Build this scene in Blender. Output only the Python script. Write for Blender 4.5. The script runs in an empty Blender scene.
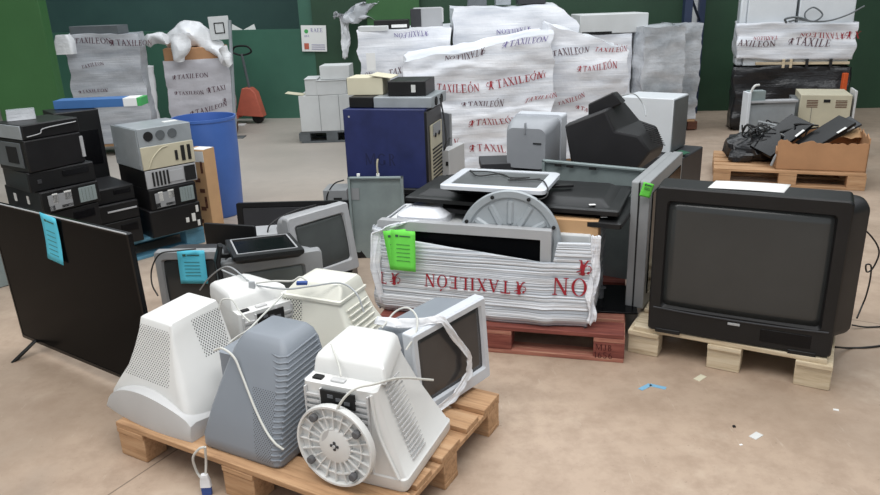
import bpy, bmesh, math, random
from mathutils import Vector, Matrix, Euler, noise
random.seed(7)
C = bpy.context.scene.collection
R_ = math.radians
# ---------------------------------------------------------------- camera
F, HC = 720.0, 1.64
th = math.atan(247.5 / F); ro = R_(-2.0)
fw = Vector((0, math.cos(th), -math.sin(th))); up0 = Vector((0, math.sin(th), math.cos(th))); rt0 = Vector((1, 0, 0))
RT = rt0 * math.cos(ro) + up0 * math.sin(ro); UP = -rt0 * math.sin(ro) + up0 * math.cos(ro)
EYE = Vector((0, 0, HC))
cd = bpy.data.cameras.new('camera'); cd.sensor_width = 36; cd.lens = F / 880 * 36; cd.clip_start = .05; cd.clip_end = 100
co = bpy.data.objects.new('camera', cd); C.objects.link(co)
m = Matrix((RT, UP, -fw)).transposed().to_4x4(); m.translation = EYE; co.matrix_world = m
bpy.context.scene.camera = co
def at(px, py, h):                       # point of the place at height h
    d = RT * ((px - 440) / F) + UP * ((247.5 - py) / F) + fw
    return EYE + d * ((h - HC) / d.z)
def atY(px, py, Y):                      # point of the place at distance Y
    d = RT * ((px - 440) / F) + UP * ((247.5 - py) / F) + fw
    return EYE + d * (Y / d.y)
# ---------------------------------------------------------------- materials
class NT:
    def __init__(s, name):
        s.m = bpy.data.materials.new(name); s.m.use_nodes = True; s.t = s.m.node_tree; s.n = s.t.nodes; s.l = s.t.links
        s.b = s.n['Principled BSDF']
    def node(s, t, **k):
        n = s.n.new(t)
        for a, v in k.items(): setattr(n, a, v)
        return n
    def link(s, a, b): s.l.new(a, b)
    def math(s, op, a, b=None, c=None):
        n = s.n.new('ShaderNodeMath'); n.operation = op
        for i, v in enumerate((a, b, c)):
            if v is None: continue
            if isinstance(v, (int, float)): n.inputs[i].default_value = v
            else: s.link(v, n.inputs[i])
        return n.outputs[0]
    def mix(s, f, a, b):
        n = s.n.new('ShaderNodeMix'); n.data_type = 'RGBA'
        for i, v in ((0, f), (6, a), (7, b)):
            if isinstance(v, (int, float)): n.inputs[i].default_value = v
            elif isinstance(v, tuple): n.inputs[i].default_value = (*v[:3], 1)
            else: s.link(v, n.inputs[i])
        return n.outputs[2]
    def coord(s, kind='Object', scale=(1, 1, 1)):
        tc = s.node('ShaderNodeTexCoord'); mp = s.node('ShaderNodeMapping'); mp.inputs['Scale'].default_value = scale
        s.link(tc.outputs[kind], mp.inputs[0]); return mp.outputs[0]
    def noise(s, co, scale, detail=4, rough=.55):
        n = s.node('ShaderNodeTexNoise'); n.inputs['Scale'].default_value = scale; n.inputs['Detail'].default_value = detail
        n.inputs['Roughness'].default_value = rough; s.link(co, n.inputs['Vector']); return n.outputs['Fac']
    def ramp(s, f, stops):
        n = s.node('ShaderNodeValToRGB'); e = n.color_ramp.elements
        while len(e) < len(stops): e.new(.5)
        for q, (p, c) in zip(e, stops): q.position = p; q.color = (*c, 1) if len(c) == 3 else c
        s.link(f, n.inputs[0]); return n.outputs[0]
    def bump(s, h, st=.3, dist=.01):
        n = s.node('ShaderNodeBump'); n.inputs['Strength'].default_value = st; n.inputs['Distance'].default_value = dist
        s.link(h, n.inputs['Height']); s.link(n.outputs[0], s.b.inputs['Normal'])
    def set(s, col=None, rough=.5, metal=0, spec=None, coat=None):
        if col is not None:
            if isinstance(col, tuple): s.b.inputs['Base Color'].default_value = (*col, 1)
            else: s.link(col, s.b.inputs['Base Color'])
        if isinstance(rough, (int, float)): s.b.inputs['Roughness'].default_value = rough
        else: s.link(rough, s.b.inputs['Roughness'])
        s.b.inputs['Metallic'].default_value = metal
        if spec is not None: s.b.inputs['Specular IOR Level'].default_value = spec
        if coat: s.b.inputs['Coat Weight'].default_value = coat
        return s.m
def srgb(r, g, b):
    f = lambda c: (c / 255 / 12.92) if c / 255 <= .04045 else ((c / 255 + .055) / 1.055) ** 2.4
    return (f(r), f(g), f(b))
def worn(name, col, rough=.5, var=.12, scale=6, metal=0, bump=0, spec=None, bscale=180):
    t = NT(name); c = t.coord(); n = t.noise(c, scale, 5)
    d = tuple(x * (1 - var) for x in col); e = tuple(min(1, x * (1 + var)) for x in col)
    colr = t.ramp(n, [(.3, d), (.7, e)])
    if bump: t.bump(t.noise(c, bscale, 2), bump, .002)
    return t.set(colr, rough, metal, spec)
def plain(name, col, rough=.5, metal=0, spec=None): return NT(name).set(col, rough, metal, spec)
M = {}
M['white'] = worn('white_plastic', srgb(214, 214, 212), .42, .04, 4, bump=.15)
M['white_warm'] = worn('cream_plastic', srgb(218, 217, 206), .42, .04, 4, bump=.15)
M['offwhite'] = worn('grey_white_plastic', srgb(190, 190, 190), .5, .05, 5)
M['grey_blue'] = worn('blue_grey_plastic', srgb(128, 134, 142), .5, .06, 4, bump=.15)
M['silver'] = worn('silver_plastic', srgb(165, 166, 168), .42, .06, 6)
M['silver_light'] = worn('light_silver_plastic', srgb(198, 202, 208), .38, .05, 6)
M['silver_dull'] = worn('dull_silver_plastic', srgb(140, 142, 144), .45, .08, 6)
M['black'] = worn('black_plastic', srgb(21, 21, 22), .42, .25, 5, spec=.35)
M['black_gloss'] = worn('gloss_black_plastic', srgb(14, 14, 16), .2, .2, 5, spec=.2)
M['black_dusty'] = worn('dusty_black_plastic', srgb(36, 35, 37), .5, .25, 3.5, bump=.2, spec=.35)
M['charcoal'] = worn('charcoal_plastic', srgb(50, 51, 54), .5, .15, 5, spec=.4)
M['dark_slot'] = plain('dark_opening', srgb(12, 12, 13), .8)
M['rubber'] = worn('grey_rubber', srgb(88, 88, 90), .8, .1)
M['tv_glass'] = worn('dusty_picture_tube_glass', srgb(52, 54, 54), .22, .12, 2.5)
M['mon_glass'] = worn('dark_tube_glass', srgb(62, 60, 60), .2, .15, 3)
M['lcd_glass'] = worn('black_panel_glass', srgb(9, 10, 12), .2, .3, 2, spec=.05)
M['steel'] = worn('galvanised_steel', srgb(158, 164, 168), .4, .1, 9, metal=.25)
M['steel_dark'] = worn('dark_grey_steel', srgb(98, 103, 106), .45, .15, 7, metal=.25)
M['steel_green'] = worn('dull_zinc_plate', srgb(140, 152, 152), .42, .12, 7, metal=.25)
M['black_metal'] = worn('black_painted_steel', srgb(22, 21, 23), .4, .3, 6, spec=.4)
M['beige'] = worn('aged_beige_plastic', srgb(188, 181, 158), .5, .07, 5)
M['blue_case'] = worn('scuffed_dark_blue_steel', srgb(38, 46, 92), .4, .22, 7)
M['blue_pl'] = worn('blue_drum_plastic', srgb(66, 102, 172), .45, .08, 4)
M['blue_wood'] = worn('blue_painted_wood', srgb(84, 134, 158), .7, .2, 12)
M['paper'] = plain('white_paper', srgb(228, 228, 226), .8)
M['label'] = plain('label_paper', srgb(205, 205, 202), .7)
M['green_note'] = worn('bright_green_paper', srgb(112, 222, 82), .75, .03)
M['blue_note'] = worn('light_blue_paper', srgb(90, 200, 226), .75, .03)
M['ink'] = plain('dark_ink', srgb(60, 90, 70), .8)
M['ink_grey'] = plain('grey_ink', srgb(90, 92, 96), .8)
M['red_ink'] = plain('crimson_print', srgb(150, 22, 38), .6)
M['dark_ink'] = plain('dark_maroon_print', srgb(78, 38, 52), .6)
M['cable_white'] = plain('ivory_cable', srgb(200, 200, 194), .5)
M['cable_grey'] = plain('light_grey_cable', srgb(165, 168, 170), .5)
M['cable_black'] = plain('black_cable', srgb(22, 22, 23), .5)
M['vga_blue'] = plain('blue_connector', srgb(50, 80, 150), .45)
M['pcb'] = worn('green_circuit_board', srgb(40, 86, 66), .5, .3, 30)
M['red_paint'] = worn('faded_red_paint', srgb(186, 96, 76), .6, .12, 8)
M['orange'] = worn('orange_paint', srgb(205, 88, 40), .5, .1)
M['rack_blue'] = worn('dark_blue_paint', srgb(40, 52, 78), .5, .12)
M['white_enamel'] = worn('white_enamel', srgb(212, 216, 220), .35, .03)
M['blue_box'] = worn('blue_printed_card', srgb(58, 104, 160), .6, .08)
M['green_print'] = plain('green_printed_card', srgb(70, 165, 90), .6)
def wood(name, c1, c2, c3, sc=(2.2, 30, 30)):
    t = NT(name); c = t.coord('Object', sc); n = t.noise(c, 2.0, 6, .65); n2 = t.noise(t.coord(), 5, 4)
    col = t.ramp(n, [(.25, c1), (.5, c2), (.78, c3)])
    col = t.mix(t.math('MULTIPLY', n2, .35), col, c1)
    t.bump(n, .5, .004); return t.set(col, .78)
M['wood'] = wood('weathered_pine', srgb(138, 104, 74), srgb(188, 148, 110), srgb(208, 174, 138))
M['wood_pale'] = wood('pale_pine_with_whitewash', srgb(160, 140, 112), srgb(206, 190, 162), srgb(226, 216, 194))
M['wood_red'] = wood('red_stained_wood', srgb(84, 42, 36), srgb(128, 66, 56), srgb(168, 104, 88))
M['wood_red_pale'] = wood('worn_red_stained_wood', srgb(124, 72, 60), srgb(170, 112, 94), srgb(212, 176, 146))
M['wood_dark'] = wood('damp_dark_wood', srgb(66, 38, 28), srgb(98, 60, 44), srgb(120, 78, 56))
def card(name, c, var=.1):
    t = NT(name); co_ = t.coord(); n = t.noise(co_, 5, 5); w = t.noise(t.coord('Object', (1, 1, 40)), 4, 2)
    t.bump(w, .15, .003)
    return t.set(t.ramp(n, [(.3, tuple(x * (1 - var) for x in c)), (.7, tuple(min(1, x * (1 + var)) for x in c))]), .8)
M['card'] = card('brown_cardboard', srgb(170, 128, 92))
M['card_light'] = card('tan_cardboard', srgb(190, 152, 112))
M['card_white'] = card('white_cardboard', srgb(202, 204, 204), .05)
M['card_cream'] = card('yellowed_cardboard', srgb(206, 200, 176), .05)
def wrapm(name, c1, c2, ridge=60, strength=.6, alpha=1.0, rough=.3, vs=7.0):
    t = NT(name); co_ = t.coord('Object', (1, 1, vs)); n = t.noise(co_, 1.6, 6, .6); f = t.noise(t.coord('Object', (1.2, 1.2, ridge)), 1.3, 3, .7)
    big = t.noise(t.coord(), 7, 4, .6)
    h = t.math('ADD', t.math('MULTIPLY', f, .5), t.math('MULTIPLY', big, .8))
    t.bump(h, strength, .02)
    m_ = t.set(t.ramp(n, [(.32, c1), (.62, c2)]), rough)
    if alpha < 1: t.b.inputs['Alpha'].default_value = alpha
    return m_
M['wrap'] = wrapm('white_stretch_film', srgb(204, 208, 216), srgb(236, 237, 241), ridge=40, strength=.5)
M['wrap_grey'] = wrapm('dull_stretch_film', srgb(150, 154, 162), srgb(188, 190, 196), strength=.5)
M['wrap_old'] = wrapm('milky_stretch_film', srgb(172, 170, 176), srgb(202, 200, 206), ridge=6, strength=.35, vs=2)
M['wrap_clear'] = wrapm('clear_crumpled_film', srgb(140, 146, 152), srgb(206, 208, 212), ridge=8, strength=1.0, rough=.18, vs=1.5)
M['film'] = wrapm('loose_clear_film', srgb(205, 208, 214), srgb(235, 236, 240), ridge=8, strength=.8, alpha=.62, rough=.15, vs=1.0)
M['film_thick'] = wrapm('bundled_white_film', srgb(200, 202, 206), srgb(236, 236, 238), ridge=10, strength=.8, rough=.3, vs=1.0)
M['wrap_black'] = wrapm('black_stretch_film', srgb(18, 18, 20), srgb(34, 34, 37), ridge=14, strength=1.0, rough=.28, vs=3)
# stretch film pulled tight in horizontal ripples round the flat screen bundle
t = NT('tight_printed_film'); t.b.inputs['Alpha'].default_value = .86; w = t.noise(t.coord('Object', (.35, .35, 58)), 1.5, 2, .5)
t.bump(w, .9, .02); t.set(t.ramp(w, [(.4, srgb(178, 185, 194)), (.56, srgb(228, 231, 236))]), .22)
M['wrap_tight'] = t.m
def perforated(name, col, hole, pitch, rad, ax, lo, hi, lo2=-9, hi2=9, slant=0):
    """plastic with a staggered grid of real-size holes in the band lo..hi (height), lo2..hi2 (across)"""
    t = NT(name); tc = t.node('ShaderNodeTexCoord'); s = t.node('ShaderNodeSeparateXYZ'); t.link(tc.outputs['Object'], s.inputs[0])
    u = s.outputs[ax]; v = s.outputs[2]
    V = t.math('DIVIDE', v, pitch * .6); fl = t.math('FLOOR', V)
    Uu = t.math('ADD', t.math('DIVIDE', u, pitch), t.math('MULTIPLY', t.math('MODULO', fl, 2), .5))
    du = t.math('SUBTRACT', t.math('FRACT', Uu), .5); dv = t.math('MULTIPLY', t.math('SUBTRACT', t.math('FRACT', V), .5), .6)
    d = t.math('SQRT', t.math('ADD', t.math('MULTIPLY', du, du), t.math('MULTIPLY', dv, dv)))
    inside = t.math('LESS_THAN', d, rad)
    us = t.math('ADD', u, t.math('MULTIPLY', v, slant))
    for a, op, val in ((v, 'GREATER_THAN', lo), (v, 'LESS_THAN', hi), (us, 'GREATER_THAN', lo2), (us, 'LESS_THAN', hi2)):
        inside = t.math('MULTIPLY', inside, t.math(op, a, val))
    n = t.noise(t.coord(), 4, 4)
    base = t.ramp(n, [(.3, tuple(x * .96 for x in col)), (.7, tuple(min(1, x * 1.04) for x in col))])
    return t.set(t.mix(inside, base, hole), .45)
# ---------------------------------------------------------------- mesh builder
class MB:
    def __init__(s): s.v = []; s.f = []; s.mi = []; s.T = None
    def add(s, vs, fs, m_=0):
        o = len(s.v); s.v += [(s.T @ Vector(p)) if s.T else Vector(p) for p in vs]
        for f in fs: s.f.append([i + o for i in f]); s.mi.append(m_)
        return s
    def box(s, c, d, m_=0, rot=None, tz=0):
        x, y, z = [q / 2 for q in d]; k = 1 - tz
        vs = [Vector(p) for p in ((-x, -y, -z), (x, -y, -z), (x, y, -z), (-x, y, -z), (-x * k, -y * k, z), (x * k, -y * k, z), (x * k, y * k, z), (-x * k, y * k, z))]
        if rot: E = Euler([R_(a) for a in rot]).to_matrix(); vs = [E @ p for p in vs]
        return s.add([p + Vector(c) for p in vs], [(0, 3, 2, 1), (4, 5, 6, 7), (0, 1, 5, 4), (1, 2, 6, 5), (2, 3, 7, 6), (3, 0, 4, 7)], m_)
    def hexa(s, p, m_=0):
        return s.add(p, [(0, 3, 2, 1), (4, 5, 6, 7), (0, 1, 5, 4), (1, 2, 6, 5), (2, 3, 7, 6), (3, 0, 4, 7)], m_)
    def loft(s, rings, m_=0, cap=True, mats=None):
        n = len(rings[0]); vs = [p for r in rings for p in r]; fs = []; 
        o = len(s.v); s.v += [(s.T @ Vector(p)) if s.T else Vector(p) for p in vs]
        for k in range(len(rings) - 1):
            for i in range(n):
                j = (i + 1) % n
                s.f.append([o + k * n + i, o + k * n + j, o + (k + 1) * n + j, o + (k + 1) * n + i]); s.mi.append(mats(k, i) if mats else m_)
        if cap:
            s.f.append([o + i for i in range(n)][::-1]); s.mi.append(m_)
            s.f.append([o + (len(rings) - 1) * n + i for i in range(n)]); s.mi.append(m_)
        return s
    def tube(s, pts, r, m_=0, seg=7, smooth=True):
        pts = [Vector(p) for p in pts]
        if smooth and len(pts) > 2:
            q = []
            P = [2 * pts[0] - pts[1]] + pts + [2 * pts[-1] - pts[-2]]
            for i in range(1, len(P) - 2):
                a, b, c, d = P[i - 1:i + 3]; k = 6
                for j in range(k):
                    u = j / k
                    q.append(.5 * ((2 * b) + (c - a) * u + (2 * a - 5 * b + 4 * c - d) * u * u + (3 * b - a - 3 * c + d) * u ** 3))
            q.append(pts[-1]); pts = q
        rings = []; n0 = None
        for i, p in enumerate(pts):
            t_ = (pts[min(i + 1, len(pts) - 1)] - pts[max(i - 1, 0)])
            t_ = t_.normalized() if t_.length > 1e-9 else Vector((0, 0, 1))
            if n0 is None: n0 = t_.orthogonal().normalized()
            n0 = (n0 - t_ * n0.dot(t_)); n0 = n0.normalized() if n0.length > 1e-6 else t_.orthogonal().normalized()
            b = t_.cross(n0)
            rr = r(i / (len(pts) - 1)) if callable(r) else r
            rings.append([p + (n0 * math.cos(a) + b * math.sin(a)) * rr for a in [2 * math.pi * k / seg for k in range(seg)]])
        return s.loft(rings, m_)
    def lathe(s, prof, c=(0, 0, 0), seg=32, m_=0, ax='z', closed=False):
        rings = []
        for r, z in prof:
            ring = []
            for k in range(seg):
                a = 2 * math.pi * k / seg; x, y = r * math.cos(a), r * math.sin(a)
                p = (x, y, z) if ax == 'z' else ((x, -z, y) if ax == 'y' else (z, x, y))
                ring.append(Vector(p) + Vector(c))
            rings.append(ring)
        return s.loft(rings, m_)
    def prism(s, poly, a, b, plane='xz', m_=0):
        def mk(u, v, w): return {'xz': (u, w, v), 'yz': (w, u, v), 'xy': (u, v, w)}[plane]
        return s.loft([[mk(u, v, a) for u, v in poly], [mk(u, v, b) for u, v in poly]], m_)
    def grid(s, fn, nu, nv, m_=0):
        vs = [fn(i / nu, j / nv) for j in range(nv + 1) for i in range(nu + 1)]
        fs = [(j * (nu + 1) + i, j * (nu + 1) + i + 1, (j + 1) * (nu + 1) + i + 1, (j + 1) * (nu + 1) + i) for j in range(nv) for i in range(nu)]
        return s.add(vs, fs, m_)
    def build(s, name, mats, parent=None, bevel=0, smooth=False, seg=2, solid=0, fix=True):
        me = bpy.data.meshes.new(name); me.from_pydata([tuple(p) for p in s.v], [], s.f)
        if not isinstance(mats, (list, tuple)): mats = [mats]
        for q in mats: me.materials.append(M[q] if isinstance(q, str) else q)
        me.polygons.foreach_set('material_index', s.mi)
        if fix:
            bm = bmesh.new(); bm.from_mesh(me); bmesh.ops.recalc_face_normals(bm, faces=bm.faces); bm.to_mesh(me); bm.free()
        if smooth: me.polygons.foreach_set('use_smooth', [True] * len(me.polygons))
        o = bpy.data.objects.new(name, me); C.objects.link(o)
        if parent: o.parent = parent
        if solid:
            q = o.modifiers.new('thickness', 'SOLIDIFY'); q.thickness = solid
        if bevel:
            q = o.modifiers.new('edges', 'BEVEL'); q.width = bevel; q.segments = seg; q.limit_method = 'ANGLE'; q.angle_limit = R_(40)
            me.polygons.foreach_set('use_smooth', [True] * len(me.polygons))
            me.set_sharp_from_angle(angle=R_(38))
        elif smooth: me.set_sharp_from_angle(angle=R_(36))
        return o
def tag(o, label=None, cat=None, group=None, kind=None):
    if label: o['label'] = label
    if cat: o['category'] = cat
    if group: o['group'] = group
    if kind: o['kind'] = kind
    return o
def thing(name, label, cat, loc=(0, 0, 0), rot=(0, 0, 0), group=None):
    if not isinstance(rot, (list, tuple)): rot = (0, 0, rot)
    o = bpy.data.objects.new(name, None); C.objects.link(o); o.location = loc; o.rotation_euler = [R_(a) for a in rot]
    o.empty_display_size = .1
    return tag(o, label, cat, group)
def structure(name, mb, mat, **k): return tag(mb.build(name, mat, **k), kind='structure')
def box(name, c, d, mat, parent=None, bevel=.003, rot=None, label=None):
    o = MB().box(c, d, rot=rot).build(name, mat, parent, bevel)
    if label: o['label'] = label
    return o
def rr(x0, x1, y0, y1, z, r, n=5):
    """rounded rectangle ring at height z"""
    p = []
    r = min(r, (x1 - x0) / 2.01, (y1 - y0) / 2.01)
    for cx, cy, a0 in ((x1 - r, y1 - r, 0), (x0 + r, y1 - r, 90), (x0 + r, y0 + r, 180), (x1 - r, y0 + r, 270)):
        for k in range(n + 1):
            a = R_(a0 + 90 * k / n); p.append(Vector((cx + r * math.cos(a), cy + r * math.sin(a), z)))
    return p
def ry_ring(x0, x1, z0, z1, y, r, n=5):
    return [Vector((p.x, y, p.y)) for p in rr(x0, x1, z0, z1, 0, r, n)]
# ---------------------------------------------------------------- lettering
def letter(ch):
    P = []
    q = lambda *a: P.append(list(a))
    def bar(x0, y0, x1, y1): q((x0, y0), (x1, y0), (x1, y1), (x0, y1))
    def diag(xa, ya, xb, yb, w): q((xa, ya), (xa + w, ya), (xb + w, yb), (xb, yb))
    def ring(cx, cy, rx, ry, wx, wy, a0=0, a1=360, n=14):
        for k in range(n):
            a, b = R_(a0 + (a1 - a0) * k / n), R_(a0 + (a1 - a0) * (k + 1) / n)
            q((cx + rx * math.cos(a), cy + ry * math.sin(a)), (cx + rx * math.cos(b), cy + ry * math.sin(b)),
              (cx + (rx - wx) * math.cos(b), cy + (ry - wy) * math.sin(b)), (cx + (rx - wx) * math.cos(a), cy + (ry - wy) * math.sin(a)))
    W = .75
    if ch == 'T': bar(.3, 0, .45, 1); bar(0, .92, .75, 1); bar(0, .78, .05, 1); bar(.7, .78, .75, 1); bar(.2, 0, .55, .05)
    elif ch == 'A': diag(.05, 0, .36, 1, .07); diag(.62, 0, .32, 1, .15); bar(.2, .33, .6, .4); bar(-.03, 0, .2, .05); bar(.52, 0, .85, .05); W = .82
    elif ch == 'X': diag(.56, 0, .05, 1, .17); diag(.05, 0, .58, 1, .07); bar(-.03, 0, .22, .05); bar(.5, 0, .8, .05); bar(-.02, .95, .3, 1); bar(.48, .95, .76, 1); W = .78
    elif ch == 'I': bar(.1, 0, .25, 1); bar(0, 0, .35, .05); bar(0, .95, .35, 1); W = .38
    elif ch == 'L': bar(.1, 0, .25, 1); bar(0, .95, .35, 1); bar(0, 0, .65, .06); bar(.6, 0, .65, .25); W = .68
    elif ch in 'EÉ': bar(.1, 0, .25, 1); bar(0, .94, .64, 1); bar(.59, .78, .64, 1); bar(.2, .48, .5, .54); bar(.46, .4, .5, .62); bar(0, 0, .66, .06); bar(.61, 0, .66, .25); W = .7
    elif ch in 'OÓ':
        ring(.42, .5, .42, .52, .15, .05, n=18); W = .86
        if ch == 'Ó': diag(.4, 1.1, .5, 1.32, .12)
    elif ch == 'N': bar(.08, 0, .15, 1); bar(.68, 0, .75, 1); diag(.6, 0, .02, 1, .17); bar(-.02, 0, .25, .05); bar(.58, .95, .85, 1); W = .86
    elif ch == 'R': bar(.1, 0, .25, 1); ring(.25, .75, .3, .25, .13, .06, -90, 90, 8); diag(.5, 0, .28, .5, .14); W = .72
    elif ch == 'P': bar(.1, 0, .25, 1); ring(.25, .72, .32, .28, .13, .07, -90, 90, 8); W = .65
    elif ch == 'M': bar(.05, 0, .12, 1); bar(.75, 0, .9, 1); diag(.38, .1, .02, 1, .14); diag(.4, .1, .72, 1, .08); W = .95
    elif ch == 'J': bar(.25, .2, .4, 1); ring(.2, .2, .2, .2, .1, .08, 180, 360, 8); W = .5
    elif ch == 'S': ring(.3, .74, .26, .26, .1, .09, 20, 270, 10); ring(.3, .26, .26, .26, .1, .09, -160, 90, 10); W = .62
    elif ch == 'G': ring(.38, .5, .38, .5, .14, .08, 40, 330, 14); bar(.5, .1, .68, .45); W = .78
    elif ch == 'H': bar(.05, 0, .2, 1); bar(.58, 0, .73, 1); bar(.1, .45, .6, .54); W = .8
    elif ch == '1': bar(.1, 0, .24, 1); diag(-.05, .75, .1, 1, .1); W = .36
    elif ch == '5': bar(.05, .9, .5, 1); bar(.05, .5, .16, 1); ring(.25, .3, .28, .3, .12, .09, -150, 120, 10); W = .62
    elif ch == '6': ring(.3, .3, .28, .3, .12, .09, n=12); ring(.5, .4, .48, .58, .12, .1, 110, 190, 7); W = .66
    elif ch == '0': ring(.28, .5, .28, .5, .12, .08, n=12); W = .62
    elif ch == 'B': bar(.1, 0, .25, 1); ring(.25, .76, .28, .24, .12, .07, -90, 90, 8); ring(.25, .27, .34, .27, .13, .07, -90, 90, 8); W = .68
    elif ch == 'V': diag(.3, 0, 0, 1, .15); diag(.36, 0, .62, 1, .07); W = .72
    elif ch == 'lion':   # small rampant figure printed before the name
        diag(.25, .25, .35, .8, .22); diag(.45, .2, .5, .55, .12); diag(.05, 0, .3, .35, .12); bar(-.02, 0, .14, .06); diag(.5, 0, .42, .32, .12); bar(.48, 0, .68, .06)
        diag(.5, .55, .75, .5, .1); q((.5, .6), (.8, .72), (.82, .8), (.48, .7)); ring(.42, .86, .15, .15, .15, .15, n=8); q((.5, .9), (.66, .84), (.66, .92), (.5, .98))
        ring(.05, .55, .16, .22, .06, .06, 60, 300, 8); q((.0, .76), (.14, .72), (.2, .86), (.05, .9)); diag(.12, .3, .25, .42, .08); W = .95
    return P, W
def writing(text, h, place, off=0, gap=.12, step=.2):
    """polygons of the text mapped through place(u,v)"""
    mb = MB(); x = 0
    for ch in text:
        if ch == ' ': x += .5; continue
        P, W = letter('lion' if ch == '*' else ch)
        for p in P: mb.add([place((x + u) * h, v * h) for u, v in p], [tuple(range(len(p)))])
        x += W + gap
    return mb, x * h
def textwidth(text, gap=.12): return sum(.5 if c == ' ' else letter('lion' if c == '*' else c)[1] + gap for c in text)
# ---------------------------------------------------------------- pallets
def pallet(label, loc, yaw, long_x=True, mats=('wood', 'wood'), missing_front=False, L=1.2, W=.8, group=None):
    t_ = thing('pallet', label, 'pallet', loc, yaw if long_x else yaw + 90, group)
    if not long_x: pass
    A, B = mats
    for i, y in enumerate((-.35, -.175, 0, .175, .35)):
        wdt = .1 if i in (1, 3) else .14
        yy = y * W / .8 + (.02 if i == 0 else -.02 if i == 4 else 0)
        box('deck_board', (random.uniform(-.004, .004), yy, .133), (L, wdt, .022), A if i % 2 == 0 else B, t_, .003)
    for x in (-.53, 0, .53):
        box('stringer_board', (x * L / 1.2, 0, .111), (.143, W, .022), B, t_, .003)
    for x in (-.53, 0, .53):
        for y in (-.35, 0, .35):
            low = missing_front and y < 0
            box('block', (x * L / 1.2, y * W / .8, .05 if low else .061), (.143, .098, .1 if low else .078), A, t_, .004)
    for y in (-.35, 0, .35):
        if missing_front and y < 0: continue
        box('bottom_board', (0, y * W / .8, .011), (L, .098, .022), B, t_, .003)
    return t_
# ================================================================ ROOM
t = NT('worn_concrete_floor'); co_ = t.coord()
n1 = t.noise(co_, .55, 6, .6); n2 = t.noise(co_, 7, 8, .7); n3 = t.noise(co_, 60, 3, .6); n4 = t.noise(co_, 1.7, 5, .7)
base = t.ramp(n1, [(.3, srgb(150, 132, 115)), (.5, srgb(173, 152, 133)), (.72, srgb(188, 168, 149))])
base = t.mix(t.ramp(n2, [(.42, (0, 0, 0)), (.62, (.6,) * 3)]), base, srgb(148, 127, 109))
base = t.mix(t.ramp(n4, [(.56, (0, 0, 0)), (.75, (.55, .55, .55))]), base, srgb(198, 182, 164))
base = t.mix(t.ramp(n3, [(.66, (0, 0, 0)), (.74, (.5, .5, .5))]), base, srgb(110, 94, 80))
n5 = t.noise(t.coord('Object', (1.1, .6, 1)), 1.3, 3, .5); base = t.mix(t.ramp(n5, [(.64, (0, 0, 0)), (.74, (.4,) * 3)]), base, srgb(128, 120, 112))
n6 = t.noise(t.coord('Object', (9, 1.2, 1)), 3, 6, .75); base = t.mix(t.ramp(n6, [(.62, (0, 0, 0)), (.7, (.3,) * 3)]), base, srgb(206, 194, 178))
s = t.node('ShaderNodeSeparateXYZ'); t.link(co_, s.inputs[0])
# saw-cut joints
j1 = t.math('ADD', t.math('MULTIPLY', s.outputs[0], .862), t.math('MULTIPLY', s.outputs[1], -.507))
j2 = t.math('ADD', t.math('MULTIPLY', s.outputs[0], .507), t.math('MULTIPLY', s.outputs[1], .862))
jm = None
for j, o in ((j1, 2.152), (j2, .5)):
    a = t.math('ABSOLUTE', t.math('SUBTRACT', t.math('FRACT', t.math('DIVIDE', t.math('ADD', j, o + 22.5 * 3 - 2.25), 4.5)), .5))
    l_ = t.math('LESS_THAN', a, .0008); jm = l_ if jm is None else t.math('MAXIMUM', jm, l_)
base = t.mix(t.math('MULTIPLY', jm, .7), base, srgb(88, 74, 62))
# floor colour turns greyer towards the back, most on the left
far = t.math('MINIMUM', t.math('MAXIMUM', t.math('DIVIDE', t.math('SUBTRACT', s.outputs[1], 3.5), 5), 0), .75)
lft = t.math('MINIMUM', t.math('MAXIMUM', t.math('SUBTRACT', 1.0, t.math('DIVIDE', t.math('SUBTRACT', s.outputs[0], .5), 2.0)), .15), 1)
base = t.mix(t.math('MULTIPLY', far, lft), base, srgb(166, 162, 156))
t.bump(n2, .12, .01)
t.set(base, t.ramp(n1, [(.3, (.42,) * 3), (.7, (.6,) * 3)]))
M['floor'] = t.m
def wallm(name, c, c2, rough=.55):
    t = NT(name); n = t.noise(t.coord(), 1.1, 5, .6); n2 = t.noise(t.coord('Object', (30, 30, 1.2)), 1, 3)
    col = t.ramp(n, [(.3, c), (.7, c2)]); sp = t.noise(t.coord(), 26, 3)
    col = t.mix(t.ramp(sp, [(.74, (0, 0, 0)), (.8, (.35,) * 3)]), col, srgb(150, 165, 155))
    t.bump(n2, .1, .01); return t.set(col, rough)
M['wall_green'] = wallm('dark_green_painted_wall', srgb(34, 62, 44), srgb(42, 74, 52))
M['wall_teal'] = wallm('teal_green_sheeting', srgb(58, 92, 88), srgb(68, 104, 98))  # the far wall's own teal green colour
M['wall_part'] = wallm('green_partition_paint', srgb(52, 94, 78), srgb(62, 108, 90))
M['pillar_green'] = wallm('mid_green_painted_column', srgb(48, 92, 48), srgb(56, 102, 56), .5)
structure('floor', MB().box((0, 5, -.05), (20, 20, .1)), 'floor')
structure('wall_back', MB().hexa([(-1.75, 11.05, 0), (8, 9.95, 0), (8, 10.2, 0), (-1.75, 11.3, 0), (-1.75, 11.05, 5.5), (8, 9.95, 5.5), (8, 10.2, 5.5), (-1.75, 11.3, 5.5)]), 'wall_green')
structure('wall_far', MB().box((-5.8, 14.1, 2.75), (9, .2, 5.5)), 'wall_teal')
structure('wall_recess', MB().box((-1.85, 12.6, 2.75), (.2, 3.0, 5.5)), 'wall_part')
structure('wall_left', MB().box((-8.2, 6, 2.75), (.2, 16.5, 5.5)), 'wall_green')
structure('wall_right', MB().box((8.1, 4, 2.75), (.2, 13, 5.5)), 'wall_green')
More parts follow.
